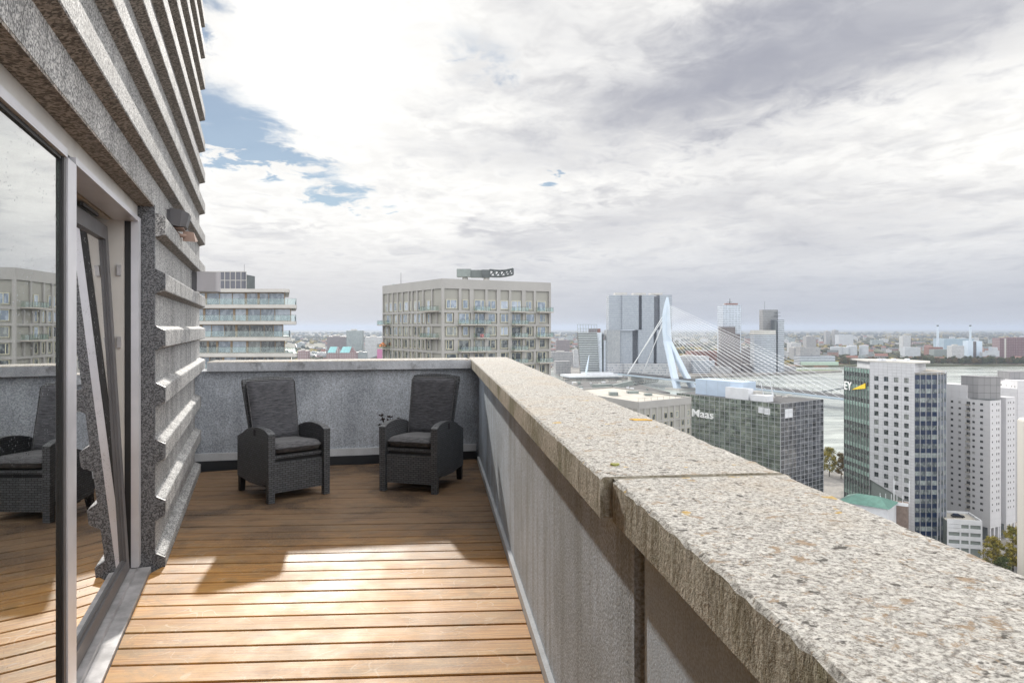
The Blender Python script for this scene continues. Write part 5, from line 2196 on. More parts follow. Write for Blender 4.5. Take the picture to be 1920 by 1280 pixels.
    mb.quad(list(reversed(A_)), 0, list(reversed(prof)))
    mb.quad(B_, 0, prof)
    for i in range(m_):
        j = (i + 1) % m_
        mb.quad([A_[i], A_[j], B_[j], B_[i]], 0)
    mb.build('wall', M['cream_clad'], root3)
    mb = MB()
    for k in range(9):
        z = zt3 - 5 - k * 4.6
        mb = MB()
        FR((x0 + .04, Y + 14), (x0 - .0, Y)).box(mb, 3, 4.2, z - .6, z + .5, -.2, .02)
        mb.build('window', M['win_small'], root3)
M['white_clad'] = m_grid('white_cladding', (.36, .36, .38), (.55, .55, .575), 3.2, 2.56, .988, .985, .55, (.59, .59, .61), .5, .4, .6)
M['white_shade'] = plain('grey_recess_panels', (.44, .45, .48), .6, 0, .08, .3)
M['plant_conc'] = m_grid('dark_plant_panels', (.11, .11, .12), (.24, .24, .25), 2.4, 3.2, .96, .96, .8, (.30, .30, .31), .5, .3, .8)
M['cream_clad'] = m_grid('cream_cladding', (.52, .47, .42), (.80, .76, .69), 2.4, 3.0, .985, .985, .6, (.84, .80, .73), .5, .4, .6)
white_towers()

def car_park():
    Y = 262.0
    root = empty('car_park', 'white multi storey car park with sloping slots below the white apartment tower', 'building', (X_at(1812, Y), Y + 6, LAND))
    P0, P1 = (X_at(1776, 264), 264.0), (X_at(1842, 261), 261.0)
    f = FR(P0, P1)
    z = Z_at(985, 260) + .6
    mb = MB()
    f.box(mb, 0, f.L, LAND, z, -13, -.4)
    mb.build('core_wall', M['room'], root)
    mb = MB()
    f.box(mb, .1, f.L - .1, z + .005, z + .06, -12.9, -.1)
    mb.build('roof_deck', M['roof_pale'], root)
    mb = MB()
    fh = 3.0
    for k in range(4):
        f.box(mb, 0, f.L, z - fh * k - 1.0, z - fh * k + (.9 if k == 0 else .5), -.39, 0)
    for u in (0, f.L * .36, f.L * .62, f.L - .5):
        f.box(mb, u, u + .5, LAND, z - 1.01, -.38, .03)
    mb.build('facade_bands', M['white'], root)
    mb = MB()
    f.box(mb, .001, f.L * .36, z - 2.4, z - 1.1, -.37, .015)
    mb.build('ramp_panel', M['white'], root)
    mb = MB()
    e = FR((P0[0], P0[1] + .2), (P1[0], P1[1] + .2))
    e.box(mb, e.L - .4, e.L, z + .061, z + 1.0, -12.5, -.4)
    e.box(mb, 0, e.L, z + .061, z + 1.0, -13, -12.6)
    mb.build('parapet', M['white'], root)
    # a car on the roof
    x, y = P1[0] - 4.2, P1[1] + 8
    cr = empty('parked_car', 'dark car parked alone on the roof of the white car park', 'car', (x, y, z + .065))
    def shell(profile, w0, w1, name, mat, par, z0=0):
        mb = MB()
        A_ = [(a, -w0 if b < .8 else -w1, b) for a, b in profile]
        B_ = [(a, w0 if b < .8 else w1, b) for a, b in profile]
        n = len(profile)
        mb.quad(A_)
        mb.quad(list(reversed(B_)))
        for i in range(n):
            j = (i + 1) % n
            mb.quad([A_[j], A_[i], B_[i], B_[j]])
        xf = Matrix.Translation((x, y, z + .065)) @ Matrix.Rotation(R(-12), 4, 'Z')
        xform(mb, xf)
        return mb.build(name, M[mat], par)
    shell([(-2.2, .3), (2.2, .3), (2.25, .6), (2.1, .78), (1.1, .9), (-1.9, .95), (-2.2, .75)], .88, .85, 'body', 'car_paint', cr)
    shell([(1.05, .905), (.35, 1.42), (-1.2, 1.46), (-1.9, .955)], .80, .68, 'cabin', 'ey_blue', cr)
    for sx in (-1.35, 1.35):
        for sy in (-.8, .8):
            mb = MB()
            mb.tube([(sx, sy - .11, .32), (sx, sy + .11, .32)], .32, 14)
            xform(mb, Matrix.Translation((x, y, z + .065)) @ Matrix.Rotation(R(-12), 4, 'Z'))
            mb.build('wheel', M['rubber'], cr)
M['car_paint'] = plain('dark_car_paint', (.02, .022, .028), .25, .2, .05)
car_park()

# ================================================================== THE BRIDGE
def bridge():
    root = empty('cable_stayed_bridge', 'pale blue cable stayed bridge with one bent forked pylon and white cables', 'bridge', (256, 1011, WATER))
    C0 = Vector((256.0, 1011.0))
    dv = Vector((.438, -.899))            # along the deck towards the near bank
    pv = Vector((.899, .438))             # across
    def q(s, w, z):
        v = C0 + dv * s + pv * w
        return Vector((v.x, v.y, z))
    def tprism(pts, name, mat, parent):
        """pts: list of (centre, half width across, half depth along)"""
        mb = MB()
        rings = []
        for c, hw, hd in pts:
            ring = []
            for a, b in ((-hw, -hd), (hw * .72, -hd), (hw, -hd * .6), (hw, hd), (-hw * .72, hd), (-hw, hd * .6)):
                v = pv * a + dv * b
                ring.append((c.x + v.x, c.y + v.y, c.z))
            rings.append(ring)
        for i in range(len(rings) - 1):
            for k in range(6):
                j = (k + 1) % 6
                mb.quad([rings[i][j], rings[i][k], rings[i + 1][k], rings[i + 1][j]])
        mb.quad(rings[0])
        mb.quad(list(reversed(rings[-1])))
        o = mb.build(name, mat, parent)
        return o
    SB = -42
    zk = Z_at(634, 1049)
    zt = Z_at(557, 1050)
    py = tprism([(q(SB + 2, 0, zk - 4), 5.8, 3.0), (q(SB, 0, zk + 8), 5.7, 3.6), (q(SB - 1, -.4, zk + 36), 5.0, 3.2), (q(SB, .3, zt - 10), 3.0, 2.4), (q(SB + 1, .5, zt), 1.2, 1.0)], 'pylon', M['steel_w'], root)
    for w in (-1, 1):
        tprism([(q(0, w * 14.5, WATER + 2), 4.6, 3.6), (q(-14, w * 10.0, -66), 4.2, 3.6), (q(-30, w * 5.0, -37), 3.7, 3.8), (q(SB + 1.5, w * 2.2, zk - 4), 3.2, 4.0)], 'pylon_leg', M['steel_w'], py)
    # deck
    zd = -76.0
    mb = MB()
    def dk(s):
        return zd - max(0, (s - 60) / 300) ** 2 * 2
    st = list(range(-150, 440, 10))
    for a, b in zip(st, st[1:]):
        za, zb = dk(a), dk(b)
        c = []
        for s_, z in ((a, za), (b, zb)):
            c.append([q(s_, w, z + h) for w, h in ((-15, -1.8), (-16.5, .2), (-16.5, 1.0), (16.5, 1.0), (16.5, .2), (15, -1.8))])
        for k in range(6):
            j = (k + 1) % 6
            mb.quad([c[0][j], c[0][k], c[1][k], c[1][j]], 1 if k == 2 else 0)
    mb.build('bridge_deck', [M['steel_w'], M['asphalt']], root)
    mb = MB()
    for w in (-16.2, 16.2):
        for a, b in zip(st, st[1:]):
            mb.tube([q(a, w, dk(a) + 2.2), q(b, w, dk(b) + 2.2)], .10, 4, caps=False)
            mb.tube([q(a, w, dk(a) + 1.0), q(a, w, dk(a) + 2.2)], .08, 4, caps=False)
    mb.build('bridge_railing', M['steel_d'], root)
    # stays: fans in two planes
    for w in (-1, 1):
        for i in range(16):
            s1 = 62 + i * 15.2
            zz = zk + 8 + (zt - 20 - zk) * i / 15
            mb = MB()
            mb.tube([q(SB + 3.5, w * 2.2, zz), q(s1, w * 14.5, dk(s1) + 1)], .21, 5)
            mb.build('cable', M['cable'], root)
        for dz in (0, -5):
            mb = MB()
            mb.tube([q(SB - 4, w * 2.0, zt - 26 + dz), q(-122 + dz * .5, w * 15, dk(-120) + 1)], .62, 6)
            mb.build('back_stay', M['cable'], root)
    for w, s_ in ((0, 0),):
        mb = MB()
        mb.prism([tuple((C0 + dv * a + pv * b)) for a, b in ((-16, -24), (16, -24), (16, 24), (-16, 24))][::-1], WATER - 1, WATER + 2.5)
        mb.build('pier', M['slab'], root)
    for s_ in (-120, 330):
        mb = MB()
        mb.prism([tuple((C0 + dv * (s_ + a) + pv * b)) for a, b in ((-4, -14), (4, -14), (4, 14), (-4, 14))][::-1], WATER - 1, dk(s_) - 1.8)
        mb.build('pier', M['slab'], root)
    proto = None
    for i in range(30):
        s_ = 40 + i * 12.5
        b = q(s_, -15.6 if i % 2 == 0 else 15.6, dk(s_) + 1.0)
        if proto is None:
            proto = empty('street_lamp', 'thin hooked lamp post standing on the deck of the cable stayed bridge', 'street lamp', (0, 0, 0), 'lamp posts along the bridge deck')
            mb = MB()
            mb.tube([(0, 0, 0), (0, 0, 5), (.25, 0, 6.6), (1.1, 0, 7.4), (2.0, 0, 7.2)], [.18, .14, .12, .11, .1], 6)
            mb.build('post', M['steel_d'], proto)
            mb = MB()
            mb.tube([(1.6, 0, 7.22), (2.6, 0, 6.95)], [.14, .22], 6)
            mb.build('lamp_head', M['slab'], proto)
            o = proto
        else:
            o = copy_tree(proto)
        o.location = b
M['cable'] = plain('white_cable', (.75, .77, .80), .45, 0, .03)
bridge()

# ================================================================== THE PIER AND FAR BANK
M['dr_glass'] = m_grid('grey_tower_glazing', (.31, .34, .385), (.20, .23, .275), 1.75, 3.4, .68, .72, .12, (.30, .33, .37), .5, .7, .5)
M['dr_fins'] = m_grid('grey_finned_glazing', (.42, .43, .44), (.13, .15, .17), 1.9, 40, .55, 1, .2, (.2, .22, .25), .6, .6, .5)
M['dr_dark'] = m_grid('shadow_gap_glazing', (.13, .14, .16), (.07, .08, .10), 1.75, 3.4, .7, .7, .15)
M['dr_pod'] = m_grid('podium_glazing', (.40, .41, .43), (.16, .18, .21), 2.5, 4.2, .75, .62, .2, (.4, .4, .42), .9)
M['white_tower'] = m_grid('white_tower_facade', (.49, .54, .62), (.07, .085, .11), 3.0, 3.6, .52, .48, .2, (.25, .3, .35), .5)
M['brown_tower'] = m_grid('brown_brick_tower', (.13, .105, .10), (.05, .055, .06), 2.6, 3.5, .5, .5, .2, (.2, .21, .22), .5)
M['grey_tower'] = m_grid('grey_slab_tower', (.20, .205, .21), (.09, .10, .11), 2.2, 3.5, .45, .55, .2, (.25, .26, .28), .5)
M['strip_tower'] = m_grid('white_banded_facade', (.45, .49, .55), (.11, .125, .145), 60, 3.7, 1, .47, .2, (.2, .22, .24), .6)
M['grid_mid'] = m_grid('mid_grey_grid', (.30, .30, .31), (.09, .10, .11), 3, 3.2, .6, .5, .3, (.3, .3, .3), .6)
M['grid_pale'] = m_grid('pale_grid', (.48, .49, .51), (.14, .155, .17), 3, 3.2, .6, .5, .3, (.35, .36, .38), .6)
M['grid_teal'] = m_grid('grey_green_grid', (.27, .31, .32), (.10, .125, .13), 2.6, 3.1, .5, .55, .3, (.3, .32, .33), .6)
M['grid_brown'] = m_grid('red_brown_grid', (.19, .115, .115), (.30, .27, .28), 5, 3.4, .7, .36, .5, (.38, .35, .36), .5)
M['grid_plum'] = m_grid('dark_plum_dots', (.115, .06, .07), (.32, .26, .28), 4.2, 4.2, .30, .30, .4, (.45, .4, .42), .5)
M['grid_mauve'] = m_grid('mauve_grey_slab', (.21, .185, .195), (.115, .11, .12), 2.8, 3.3, .62, .5, .3, (.16, .15, .16), .4)
M['turq'] = plain('turquoise_roof', (.21, .45, .47), .5, 0, .12, .3)
M['magenta'] = plain('magenta_panels', (.36, .12, .24), .6, 0, .1, .3)
M['tank'] = plain('white_tank', (.42, .45, .49), .5, 0, .06, .1)
M['pb_hall'] = plain('blue_grey_hall', (.27, .36, .44), .6, 0, .08, .05)
M['red_roof'] = plain('red_roof_tiles', (.20, .10, .08), .85, 0, .2, .3)
M['brick_red'] = m_grid('red_brick_houses', (.25, .14, .11), (.14, .14, .14), 3, 3, .4, .45, .4)
M['seagreen'] = plain('pale_green_cladding', (.40, .53, .44), .6, 0, .08, .3)

def block(name, label, cat, pl, pr, yt, Y, mat, dep=30, turn=0.0, zb=None, group=None, roof=True, root=None):
    """a building between two columns of pixels at a distance; turn slants its front (far side positive to the right)"""
    x0, x1 = X_at(pl, Y), X_at(pr, Y)
    zt = Z_at(yt, Y)
    if zb is None:
        zb = LAND - .2
    new = root is None
    if new:
        root = empty(name, label, cat, ((x0 + x1) / 2, Y + dep / 2, zb), group)
    Y1 = Y + (x1 - x0) * tan(turn)
    x1 = X_at(pr, Y1)
    f = FR((x0, Y), (x1, Y1))
    mb = MB()
    f.box(mb, 0, f.L, zb, zt, -dep, 0)
    mb.build('wall', M[mat], root)
    if roof:
        mb = MB()
        f.box(mb, f.L * .25, f.L * .6, zt + .01, zt + min(3.5, (zt - zb) * .06 + .6), -dep * .7, -dep * .3)
        mb.build('roof_plant', M['slab'], root)
    return root, f, zt

def big_three():
    Y = 1215.0
    root = empty('tower_complex', 'huge grey stacked glass tower complex with shifted blocks behind the bridge pylon', 'building', (X_at(1200, Y), Y + 25, LAND))
    def b(pl, pr, yt, yb, d0, d1, mat, nm='tower_block'):
        mb = MB()
        f = FR((X_at(pl, Y), Y - 0), (X_at(pr, Y), Y))
        f.box(mb, 0, f.L, Z_at(yb, Y), Z_at(yt, Y), -d1, -d0)
        return mb.build(nm, M[mat], root)
    b(1142.2, 1166.6, 553, 618.3, 4, 40, 'dr_glass')
    b(1166.7, 1197.6, 553, 618.3, 0, 40, 'dr_glass')
    b(1197.7, 1203.9, 555, 618.2, 14, 38, 'dr_dark')
    b(1204, 1226.8, 552.8, 618.3, 2, 40, 'dr_glass')
    b(1226.9, 1238, 555, 618.2, 12, 38, 'dr_dark')
    b(1238.1, 1261, 552.6, 618.3, 4, 40, 'dr_glass')
    b(1138.6, 1163.3, 618.4, 681, 3, 40, 'dr_fins')
    b(1163.4, 1187, 619.6, 681.4, 6, 38, 'dr_glass')
    b(1187.1, 1197, 619.6, 681.4, 16, 38, 'dr_dark')
    b(1197.1, 1226, 618.4, 681, 2, 40, 'dr_glass')
    b(1226.1, 1232, 618.4, 681, 14, 38, 'dr_dark')
    b(1232.1, 1252.5, 618.4, 681, 3, 40, 'dr_glass')
    b(1138.6, 1168.3, 681.5, 713, -4, 44, 'dr_pod', 'podium')
    b(1168.4, 1260, 681.5, 713, -8, 44, 'dr_pod', 'podium')
    b(1155, 1177, 548, 552.9, 8, 30, 'slab', 'roof_plant')
    b(1189, 1213, 548.6, 552.7, 8, 30, 'slab', 'roof_plant')
    b(1222, 1244, 548.8, 552.5, 8, 30, 'slab', 'roof_plant')
    mb = MB()
    for i in range(13):
        x = X_at(1140 + i * 9.4, Y)
        mb.tube([(x, Y - 12, LAND), (x, Y - 9, Z_at(702, Y))], .5, 5)
    mb.build('podium_columns', M['slab'], root)
big_three()

def leaning_tower():
    Y = 1235.0
    root = empty('office_tower', 'leaning banded office tower with a white slanted prop and open roof screen', 'building', (X_at(1110, Y), Y + 15, LAND))
    def quadbox(pl_t, pr_t, pl_b, pr_b, yt, yb, d0, d1, lean, mat, nm, par=root, us=True):
        A_ = [at(pl_b, yb, Y + d0), at(pr_b, yb, Y + d0), at(pr_t, yt, Y + d0), at(pl_t, yt, Y + d0)]
        A_[2].y -= lean
        A_[3].y -= lean
        A_[2], A_[3] = at(pr_t, yt, Y + d0 - lean), at(pl_t, yt, Y + d0 - lean)
        mb = MB()
        Bk = [Vector((p_.x, p_.y + d1, p_.z)) for p_ in A_]
        W, H = A_[1].x - A_[0].x, A_[2].z - A_[0].z
        uv = [(0, 0), (W, 0), (W, H), (0, H)]
        mb.quad(A_, 0, uv)
        mb.quad(list(reversed(Bk)), 0, list(reversed(uv)))
        for i in range(4):
            j = (i + 1) % 4
            mb.quad([A_[j], A_[i], Bk[i], Bk[j]], 0, [(0, 0), (1, 0), (1, 1), (0, 1)])
        return mb.build(nm, M[mat], par)
    quadbox(1083.8, 1119.5, 1089, 1124.5, 623.5, 703, 0, 20, 14, 'lean_bands', 'leaning_slab')
    quadbox(1119.6, 1128, 1124.6, 1129, 623.5, 704, 1, 22, 5, 'white_side', 'white_wing')
    quadbox(1128.1, 1132, 1129.1, 1132, 626, 704, 9, 16, 0, 'steel_d', 'service_shaft')
    quadbox(1132.1, 1139, 1132.1, 1139, 638, 704, 2, 22, 0, 'white_side', 'white_wing')
    quadbox(1104, 1119, 1104, 1119, 616, 623.3, 8, 8, 0, 'grid_mauve', 'roof_plant')
    quadbox(1120, 1126, 1120, 1126, 616, 623.3, 8, 8, 0, 'red_roof', 'roof_plant')
    mb = MB()
    for i in range(8):
        a, b = at(1082.6 + i * 5.2, 608, Y - 16), at(1083.8 + i * 5.1, 623.4, Y - 14)
        mb.tube([tuple(b), tuple(a)], .35, 5)
    for yy in (608.3, 616):
        a, b = at(1082.6, yy, Y - 15), at(1119.2, yy, Y - 15)
        mb.tube([tuple(a), tuple(b)], .3, 5)
    mb.build('roof_screen', M['steel_g'], root)
    a, b = at(1096, 715, Y - 60), at(1104.5, 666, Y - 26)
    mb = MB()
    mb.tube([tuple(a), tuple((a + b) / 2), tuple(b)], [1.6, 1.9, .5], 8)
    mb.build('prop', M['steel_w'], root)
    # white base building
    f = FR((X_at(1070, Y - 70), Y - 70), (X_at(1163, Y - 45), Y - 45))
    for z0_, z1_, nm, mt, ex in ((LAND, Z_at(707, Y - 60), 'base_wall', 'grid_teal', -2), (Z_at(707, Y - 60) + .01, Z_at(703.5, Y - 60), 'base_roof', 'white', 3)):
        mb = MB()
        f.box(mb, -ex, f.L + ex, z0_, z1_, -45, ex)
        mb.build(nm, M[mt], root)
    mb = MB()
    f.box(mb, f.L * .35, f.L * .9, Z_at(703.4, Y - 60), Z_at(700, Y - 60), -35, -8)
    mb.build('base_roof', M['white'], root)
M['lean_bands'] = m_grid('banded_leaning_facade', (.33, .36, .37), (.07, .08, .085), 40, 4.1, 1, .36, .2, (.1, .11, .12), .6)
M['white_side'] = m_grid('white_side_facade', (.70, .77, .86), (.50, .56, .63), 6, 4.1, .2, .3, .3)
leaning_tower()

def pier_towers():
    root, f, zt = block('residential_tower', 'tall white residential tower with dark red roof crown and mast', 'building', 1355.8, 1389.6, 571.5, 1345, 'white_tower', 28, R(6))
    Y = 1345
    mb = MB()
    mb.box(X_at(1363, Y), X_at(1385, Y), Y + 5, Y + 22, zt + .02, Z_at(568.3, Y))
    mb.build('roof_crown', M['red_roof'], root)
    mb = MB()
    x = X_at(1372, Y)
    mb.tube([(x, Y + 12, zt + 2), (x, Y + 12, Z_at(559, Y))], [1.2, .6], 6)
    mb.tube([(x - 5, Y + 12, Z_at(566, Y)), (x + 5, Y + 12, Z_at(566, Y))], .4, 5)
    mb.build('mast', M['steel_d'], root)
    mb = MB()
    f2 = FR((X_at(1352, 1330), 1330), (X_at(1379.8, 1330), 1333))
    f2.box(mb, 0, f2.L, LAND, Z_at(612.5, 1330), -13, 0)
    mb.build('brown_wing', M['brown_tower'], root)
    mb = MB()
    f3 = FR((X_at(1380, 1330), 1333), (X_at(1391, 1330), 1340))
    f3.box(mb, 0, f3.L, LAND, Z_at(626, 1330), -8, 0)
    mb.build('brown_wing', M['brown_tower'], root)
    mb = MB()
    f4 = FR((X_at(1346.5, 1322), 1322), (X_at(1391, 1322), 1326))
    f4.box(mb, 0, f4.L, LAND, Z_at(661, 1322), -7, 0)
    mb.build('brown_wing', M['brown_tower'], root)
    # banded tower and grey slab
    Y = 1335
    root, f, zt = block('office_tower', 'white banded office tower with a curved front beside the darker grey slab', 'building', 1458.5, 1470.4, 599, Y + 8, 'strip_tower', 26, 0, roof=False)
    mb = MB()
    n = 8
    pts = []
    for i in range(n + 1):
        t = i / n
        x = X_at(1414.5, Y) + (X_at(1455, Y) - X_at(1414.5, Y)) * t
        pts.append((x, Y - 9 * (1 - (2 * t - 1) ** 2)))
    mb.prism(pts + [(pts[-1][0], Y + 24), (pts[0][0], Y + 24)], LAND, Z_at(627, Y))
    mb.build('curved_wall', M['strip_tower'], root)
    mb = MB()
    mb.prism([(a, b + .6) for a, b in pts] + [(pts[-1][0], Y + 23), (pts[0][0], Y + 23)], Z_at(626.99, Y), Z_at(619, Y))
    mb.build('crown', M['slab'], root)
    mb = MB()
    mb.box(X_at(1455.1, Y), X_at(1458.4, Y), Y + 6, Y + 28, LAND, Z_at(600, Y))
    mb.build('shaft', M['steel_d'], root)
    root, f, zt = block('office_tower', 'dark grey slab tower with thin roof mast rising behind the white banded tower', 'building', 1430.5, 1458.8, 580.5, Y + 26, 'grey_tower', 20, 0, roof=False)
    mb = MB()
    x = X_at(1434.5, Y + 30)
    mb.tube([(x, Y + 32, zt), (x, Y + 32, Z_at(565, Y + 32))], .3, 5)
    mb.build('mast', M['steel_d'], root)
    mb = MB()
    for yy in (585.5, 592):
        mb.box(X_at(1452, Y + 24), X_at(1463, Y + 24), Y + 22, Y + 30, Z_at(yy + .6, Y + 24), Z_at(yy, Y + 24))
    mb.build('roof_fin', M['steel_d'], root)
    mb = MB()
    mb.box(X_at(1446, Y + 24), X_at(1453, Y + 24), Y + 24, Y + 25.9, Z_at(620, Y + 24), Z_at(599, Y + 24))
    mb.build('dark_bay', M['dr_dark'], root)
    # low blocks on the pier, under the cables
    block('terminal', 'long white roofed cruise terminal hall behind the bridge pylon legs', 'building', 1272, 1330, 668, 1330, 'grid_pale', 40, R(3))
    block('warehouse', 'dark red roofed warehouse behind the white terminal hall', 'building', 1296, 1352, 659, 1420, 'red_roof', 40, R(3))
    block('quay_building', 'white stepped quay building under the lower bridge cables', 'building', 1300, 1340, 676, 1315, 'strip_tower', 14, R(2))
    block('quay_building', 'long low grey quay building at the foot of the dark brown wing', 'building', 1334, 1372, 688, 1312, 'grid_mid', 12, R(2))
    block('quay_building', 'low dark brick building between the brown wing and the banded tower', 'building', 1392, 1413, 684, 1345, 'brown_tower', 20)
    block('pavilion', 'low grey pavilion with flat roof right of the banded tower', 'building', 1470, 1492, 687, 1370, 'grid_mid', 18)
    block('apartment_block', 'brick apartment block seen between the brown wing and banded tower', 'building', 1391, 1413, 652, 1480, 'brown_tower', 20)
pier_towers()

def far_things():
    # left of the beige block
    block('slab_tower', 'dark mauve slab tower rising behind two turquoise roofed houses', 'building', 613.5, 648, 630.5, 1750, 'grid_mauve', 30, 0)
    block('residential_tower', 'tall grey green tower left of the beige block, tallest of its cluster', 'building', 649.5, 679, 619.5, 1700, 'grid_teal', 30, R(4))
    block('residential_tower', 'broad pale grey tower touching the left edge of the beige block', 'building', 684, 719, 632, 1660, 'grid_pale', 30, R(4))
    for i, (a, b, lab) in enumerate(((614, 639, 'left brick house with turquoise gable roof in front of the mauve slab tower'), (637.5, 667, 'right brick house with turquoise gable roof below the grey green tower'))):
        Y = 1480 - i * 15
        root = empty('gabled_house', lab, 'house', (X_at((a + b) / 2, Y), Y + 8, LAND))
        f = FR((X_at(a, Y), Y), (X_at(b, Y), Y))
        ze, zr = Z_at(661, Y), Z_at(650, Y)
        mb = MB()
        f.box(mb, 0, f.L, LAND, ze, -22, 0)
        mb.build('wall', M['grid_brown'], root)
        sp = f.L * .6
        mb = MB()
        p_ = f.pt
        mb.quad([p_(-.3, ze, .4), p_(sp, ze, .4), p_(sp + 3, zr, -9), p_(4, zr, -9)])
        mb.quad([p_(4, zr, -9), p_(sp + 3, zr, -9), p_(sp, ze, -22.3), p_(-.3, ze, -22.3)])
        mb.quad([p_(-.3, ze, .4), p_(4, zr, -9), p_(-.3, ze, -22.3)])
        mb.build('roof', M['turq'], root)
        mb = MB()
        mb.quad([p_(sp + .01, ze, .1), p_(f.L, ze, .1), p_(sp + (f.L - sp) * .35, zr, .1)])
        mb.quad([p_(sp + .01, ze, -10), p_(sp + (f.L - sp) * .35, zr, -10), p_(f.L, ze, -10)])
        mb.quad([p_(f.L, ze, .1), p_(f.L, ze, -10), p_(sp + (f.L - sp) * .35, zr, -10), p_(sp + (f.L - sp) * .35, zr, .1)])
        mb.quad([p_(sp, ze, -10), p_(sp, ze, .1), p_(sp + (f.L - sp) * .35, zr, .1), p_(sp + (f.L - sp) * .35, zr, -10)])
        mb.build('gable', M['grid_brown'], root)
    block('house', 'small magenta panelled block at the lower left edge of the beige block', 'building', 707, 718.5, 652, 1440, 'magenta', 16)
    block('brick_block', 'plum brick block with flat roof right of the balcony tower', 'building', 558, 577.5, 657, 1490, 'grid_brown', 16)
    block('office_block', 'low grey block at the foot of the grey green tower', 'building', 667, 686, 660, 1520, 'grid_teal', 16)
    # between beige block and leaning tower
    block('brown_tower', 'brown gridded mid rise tower between beige block and leaning tower', 'building', 1043, 1068, 637.5, 1640, 'grid_mauve', 24)
    block('brown_block', 'wide brown block in front of the gridded mid rise tower', 'building', 1034, 1075, 659.5, 1560, 'grid_mid', 24)
    block('grey_block', 'narrow grey tower with tiny windows just right of the beige block foot', 'building', 1042, 1070, 677, 1290, 'grid_mid', 22, R(8), roof=False)
    block('white_block', 'white narrow block left of the leaning tower', 'building', 1076, 1086, 655, 1500, 'grid_pale', 20)
    # right of the banded towers
    root, f, zt = block('riverside_block', 'white stepped riverside block with pale green base at the water edge', 'building', 1499, 1566, 667, 1590, 'strip_tower', 30, R(2), roof=False)
    mb = MB()
    f.box(mb, 2, f.L + 6, LAND, Z_at(678, 1590), -8, 4)
    mb.build('base', M['seagreen'], root)
    mb = MB()
    f.box(mb, 4, 13, zt + .01, Z_at(650, 1590), -26, -4)
    f.box(mb, 13.01, f.L * .62, zt + .01, Z_at(652, 1590), -26, -6)
    mb.build('tower_part', M['grid_mid'], root)
    block('office_block', 'dark grey office block with flat roof left of the yellow trees', 'building', 1512, 1530, 630.5, 2300, 'grid_mid', 30)
    block('residential_tower', 'left one of two small dark towers far across the river', 'building', 1549, 1557, 621, 3300, 'grid_mid', 25)
    block('residential_tower', 'right one of two small dark towers far across the river', 'building', 1564, 1572, 618.8, 3300, 'grid_mid', 25)
    block('hall', 'long white hall beside two small dark towers on the horizon', 'building', 1573, 1600, 627.5, 3200, 'tank', 40, roof=False)
    block('residential_block', 'wide grey block standing behind the white riverside block', 'building', 1483, 1503, 643, 2000, 'grid_pale', 30)
    block('residential_block', 'grey brown block left of the grey tower part of the riverside block', 'building', 1488, 1500, 652, 1780, 'grid_mid', 30)
    def tank(px, yt, w, Y, lab, mat='tank'):
        mb = MB()
        x = X_at(px, Y)
        mb.tube([(x, Y, LAND - .2), (x, Y, Z_at(yt, Y))], w, 20)
        mb.tube([(x, Y, Z_at(yt, Y) + .01), (x, Y, Z_at(yt, Y) + 1.2)], [w * .98, w * .3], 20)
        tag(mb.build('storage_tank', M[mat], loc=(x, Y, LAND)), lab, 'tank')
    tank(1568, 650, 17, 2050, 'leftmost broad white storage tank across the river')
    tank(1582, 651, 15, 2050, 'white storage tank right of the leftmost one')
    tank(1597, 648.5, 15, 2050, 'white storage tank in the middle of the tank row')
    tank(1619.5, 647.5, 13, 2050, 'rightmost white storage tank, standing apart')
    block('residential_tower', 'pale grey tower with a thin chimney among trees across the river', 'building', 1693, 1708, 629.5, 2500, 'grid_pale', 25)
    mb = MB()
    mb.tube([(X_at(1708.5, 2350), 2350, LAND), (X_at(1708.5, 2350), 2350, Z_at(634, 2350))], [2, 1.5], 8)
    tag(mb.build('chimney', M['brown_tower'], loc=(X_at(1708.5, 2350), 2350, LAND)), 'thin dark chimney in front of the pale grey tower', 'chimney')
    block('shed', 'low grey shed below the pale grey tower', 'building', 1697, 1726, 651, 1950, 'tank', 25, roof=False)
    block('shed', 'long red shed left of the power station', 'building', 1742, 1768, 650.5, 1990, 'red_roof', 25, roof=False)
    block('shed', 'green grey shed behind the riverbank trees near the beige block', 'building', 1752, 1786, 655, 1960, 'steel_g', 25, roof=False)
    block('power_station', 'pale blue grey power station hall with sloping roofs behind two stacks', 'building', 1770, 1826, 635, 2350, 'pb_hall', 60, roof=False)
    for px, lab in ((1758.2, 'left one of two tall pale blue smokestacks'), (1819.3, 'right tall pale smokestack rising behind the blue white twin tower')):
        Y = 2250
        root = empty('smokestack', lab, 'smokestack', (X_at(px, Y), Y, LAND))
        x = X_at(px, Y)
        mb = MB()
        mb.tube([(x, Y, LAND - .2), (x, Y, Z_at(612, Y))], [4.2, 2.9], 14)
        mb.build('shaft', M['steel_w'], root)
        mb = MB()
        mb.tube([(x, Y, Z_at(611.9, Y)), (x, Y, Z_at(609.2, Y))], 3.1, 14)
        mb.build('rim', M['steel_d'], root)
    root, f, zt = block('twin_tower', 'pale blue white twin slab tower with a dark middle strip', 'building', 1815, 1824.6, 639, 1720, 'steel_w', 20, roof=False)
    mb = MB()
    f.box(mb, f.L + .01, f.L * 1.68, LAND, Z_at(640, 1720), -18, -2)
    mb.build('dark_middle', M['brown_tower'], root)
    mb = MB()
    f.box(mb, f.L * 1.69, f.L * 2.8, LAND, Z_at(639.3, 1720), -20, 0)
    mb.build('wall', M['steel_w'], root)
    block('residential_block', 'beige block with balconies left of the blue white twin tower', 'building', 1785, 1808, 648, 1700, 'grid_pale', 20)
    root, f, zt = block('warehouse_block', 'big dark plum block with dotted windows and a pale strip at the right edge', 'building', 1874.5, 1908, 633.8, 1760, 'grid_plum', 40, R(-10), roof=False)
    mb = MB()
    f.box(mb, f.L * .26, f.L * .36, LAND, zt - .5, -.5, .3)
